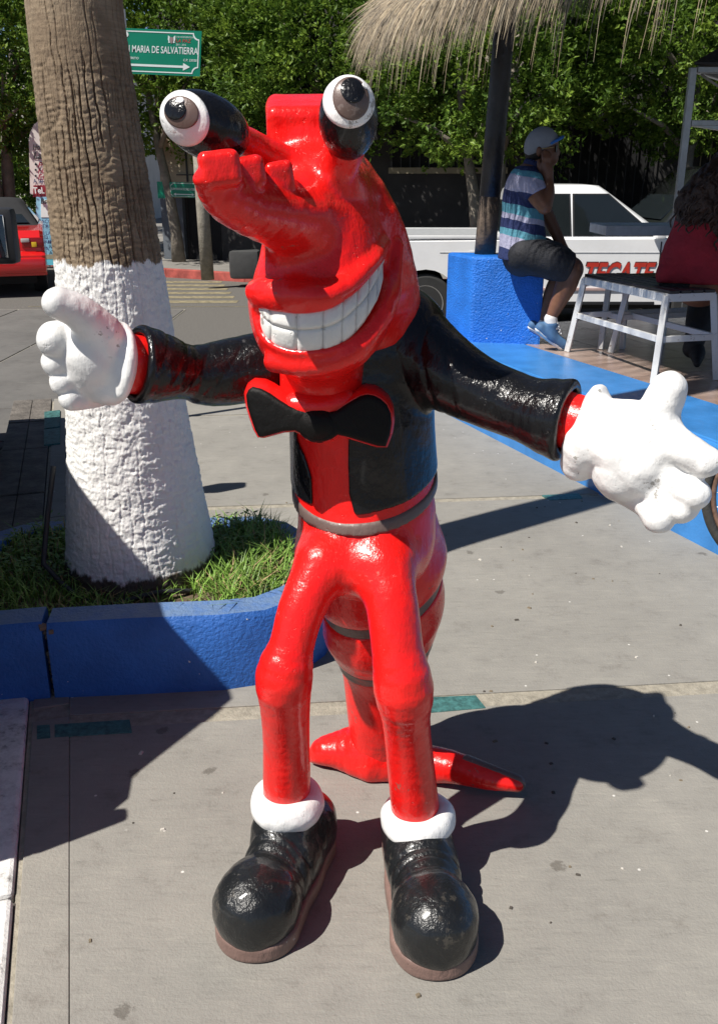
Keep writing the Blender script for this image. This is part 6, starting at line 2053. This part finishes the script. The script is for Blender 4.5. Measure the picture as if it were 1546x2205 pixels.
# socks, shoes
SHOE = plain('blue_canvas_shoe', (0.06, 0.14, 0.27), 0.7, 0, 0.2, 20)
SOLEW = plain('shoe_white', (0.72, 0.70, 0.68), 0.6)
for (px, py, Y, on) in ((1185, 690, YN, True), (1166, 700, YF, False)):
    an = W(px, py, Y)
    sculpt('sock', lambda P, an=an: cone(P, an + [0.0, 0, 0.01], an + [0.01, 0, -0.05], 0.043, 0.043), 0.008, LOm, HIm, SOLEW, man)
    heel = W(px - 20, py + 16, Y); toe = W(px + 24, py + 48, Y)
    zf = PH
    toe[2] = zf + 0.045; heel[2] = max(heel[2] - 0.0, zf + 0.13)
    d = unit(toe - heel); up_ = unit(np.cross(np.cross(d, [0, 0, 1.0]), d)); sdv = np.cross(d, up_)
    R = np.array([d, sdv, up_])
    midp = (toe + heel) / 2
    def shoe_m(P, R=R, heel=heel, toe=toe, an=an, up_=up_, midp=midp):
        f = chain(P, [heel, midp - up_ * 0.005, toe], [0.040, 0.044, 0.036], 0.01)
        f = smin(f, cone(P, an + [0.005, 0, -0.03], midp, 0.046, 0.04), 0.02)
        return smax(f, -(cut_plane(P, midp - up_ * 0.032, up_)), 0.004)
    sh = sculpt('shoe', shoe_m, 0.006, LOm, HIm, SHOE, man)
    def sole_m(P, heel=heel, toe=toe, up_=up_, midp=midp):
        f = chain(P, [heel, midp, toe], [0.043, 0.047, 0.040], 0.01)
        return smax(f, np.abs(cut_plane(P, midp - up_ * 0.034, up_)) - 0.011, 0.004)
    sculpt('sole', sole_m, 0.006, LOm, HIm, SOLEW, sh)
    if on:
        for k in range(4):
            c = an + (toe - an) * (0.22 + 0.13 * k) + up_ * (0.028 - 0.003 * k)
            MB().tube([c - sdv * 0.026 - d * 0.012, c + up_ * 0.012, c + sdv * 0.026 + d * 0.010], 0.0045, 6).build('lace', SOLEW, sh, True)
            MB().tube([c - sdv * 0.026 + d * 0.012, c + up_ * 0.012, c + sdv * 0.026 - d * 0.010], 0.0045, 6).build('lace', SOLEW, sh, True)

# woman on the bench, seen from behind
woman = empty('person', (1.95, 5.45, 1.0), 'seated woman in red blouse and black trousers with long curly hair, seen from behind', 'person')
LOw, HIw = (1.2, 4.9, 0.45), (2.9, 6.3, 1.95)
YW = 5.42
REDB = plain('red_blouse', (0.30, 0.008, 0.022), 0.75, 0, 0.2, 10, 0.012, 22)
BLKT = plain('black_trousers', (0.010, 0.010, 0.011), 0.7, 0, 0.2, 14, 0.006, 30)
def w_torso(P):
    f = mc_(P, [(1508, 600, YW, 60), (1510, 545, YW, 56), (1522, 490, YW, 56), (1536, 450, YW, 46), (1556, 418, YW, 22)])
    return smin(f, mc_(P, [(1490, 465, YW - 0.02, 28), (1590, 455, YW + 0.05, 28)]), 0.06)
def w_head(P):
    f = ell(P, W(1566, 376, YW), (0.080, 0.100, 0.118))
    f = smin(f, ell(P, W(1582, 382, YW + 0.06), (0.05, 0.05, 0.06)), 0.03)
    f = smin(f, ell(P, W(1589, 376, YW + 0.11), (0.015, 0.02, 0.02)), 0.012)
    return smin(f, mc_(P, [(1556, 425, YW, 20), (1564, 394, YW, 20)]), 0.02)
def w_arms(P):
    f = mc_(P, [(1592, 452, YW + 0.05, 24), (1600, 520, YW + 0.1, 19), (1625, 545, YW + 0.32, 14), (1630, 540, YW + 0.42, 11)])
    g = mc_(P, [(1486, 452, YW - 0.02, 24), (1490, 520, YW + 0.08, 19), (1540, 540, YW + 0.30, 14), (1580, 540, YW + 0.42, 11)])
    return np.minimum(f, g)
def w_legs(P):
    f = mc_(P, [(1495, 595, YW, 52), (1515, 612, YW + 0.22, 40), (1530, 622, YW + 0.42, 28)])
    g = mc_(P, [(1540, 595, YW, 52), (1560, 612, YW + 0.22, 40), (1590, 622, YW + 0.42, 28)])
    f = smin(f, mc_(P, [(1516, 640, YW + 0.30, 30), (1506, 690, YW + 0.24, 25), (1494, 735, YW + 0.16, 17), (1490, 750, YW + 0.15, 16)]), 0.02)
    g = smin(g, mc_(P, [(1590, 625, YW + 0.42, 28), (1592, 680, YW + 0.42, 24), (1592, 735, YW + 0.42, 15)]), 0.02)
    return np.minimum(f, g)
def w_body(P):
    f = w_torso(P)
    for g in (w_head, w_arms, w_legs): f = smin(f, g(P), 0.015)
    return f
sculpt('body', w_body, 0.010, LOw, HIw, SKIN, woman)
wz = lambda py: float(W(1500, py, YW)[2])
def blouse(P):
    f = smin(w_torso(P), mc_(P, [(1455, 588, YW - 0.02, 36), (1480, 540, YW, 45), (1515, 480, YW, 50)]), 0.03)
    f = smin(f, mc_(P, [(1440, 592, YW - 0.04, 22), (1530, 600, YW - 0.06, 30), (1590, 598, YW, 40)]), 0.03)
    f = smin(f, w_arms(P), 0.02) - 0.012
    f = smax(f, wz(607) - P[:, 2] + 0.02 * (P[:, 0] - 1.9), 0.006)
    return smax(f, P[:, 2] - wz(405), 0.01) + 0.006 * lumps(P, 22, 7, 5)
sculpt('blouse', blouse, 0.010, LOw, HIw, REDB, woman)
sculpt('trousers', lambda P: smax(smin(w_legs(P), mc_(P, [(1450, 603, YW - 0.02, 26), (1520, 605, YW, 48), (1560, 600, YW, 50)]), 0.02) - 0.010, P[:, 2] - wz(595), 0.01) + 0.003 * lumps(P, 30), 0.010, LOw, HIw, BLKT, woman)
for (pts) in ([(1492, 745, YW + 0.15, 18), (1500, 760, YW + 0.10, 17), (1500, 784, YW - 0.02, 7)], [(1592, 740, YW + 0.42, 17), (1600, 765, YW + 0.40, 16), (1612, 775, YW + 0.55, 8)]):
    sculpt('boot', lambda P, pts=pts: smax(mc_(P, pts), PH + 0.004 - P[:, 2], 0.004), 0.008, LOw, HIw, BLKT, woman)
HAIR = plain('dark_brown_hair', (0.040, 0.019, 0.011), 0.45, 0, 0.5, 24, 0.012, 46)
hh = W(1566, 374, YW)
def hair_w(P):
    f = ell(P, hh + np.array([-0.005, -0.012, 0.012]), (0.097, 0.108, 0.128))
    f = smin(f, mc_(P, [(1556, 378, YW - 0.06, 40), (1520, 415, YW - 0.08, 44), (1495, 445, YW - 0.09, 40), (1480, 462, YW - 0.09, 24)]), 0.04)
    f = smin(f, mc_(P, [(1575, 400, YW - 0.08, 44), (1560, 455, YW - 0.11, 44), (1550, 490, YW - 0.11, 26)]), 0.04)
    f = smax(f, -ell(P, hh + np.array([0.045, 0.075, -0.02]), (0.08, 0.07, 0.09)), 0.01)
    return f + 0.009 * lumps(P, 62, 7, 3) + 0.005 * lumps(P, 150, 7, 9)
hw = sculpt('hair', hair_w, 0.009, LOw, HIw, HAIR, woman)
m = MB()
rh = np.random.default_rng(5)
for k in range(190):
    u0 = rh.random()
    a0 = W(1556 - 70 * u0, 372 + 70 * u0, YW - 0.13) + rh.normal(0, 0.035, 3)
    if k % 3 == 0: a0 = W(1560, 400 + 60 * u0, YW - 0.17) + rh.normal(0, 0.04, 3)
    L = rh.uniform(0.06, 0.16); fr_ = rh.uniform(60, 95); ph = rh.uniform(0, 6.28); am = rh.uniform(0.008, 0.014)
    pts = []
    for s in range(16):
        u = s / 15
        pts.append(a0 + np.array([-0.25 * L * u + am * math.sin(fr_ * u * L + ph), am * math.cos(fr_ * u * L + ph), -L * u]))
    m.tube(pts, [0.0035 + 0.002 * math.sin(math.pi * s / 15) for s in range(16)], 5, 0, False)
m.build('curl', HAIR, hw, True)
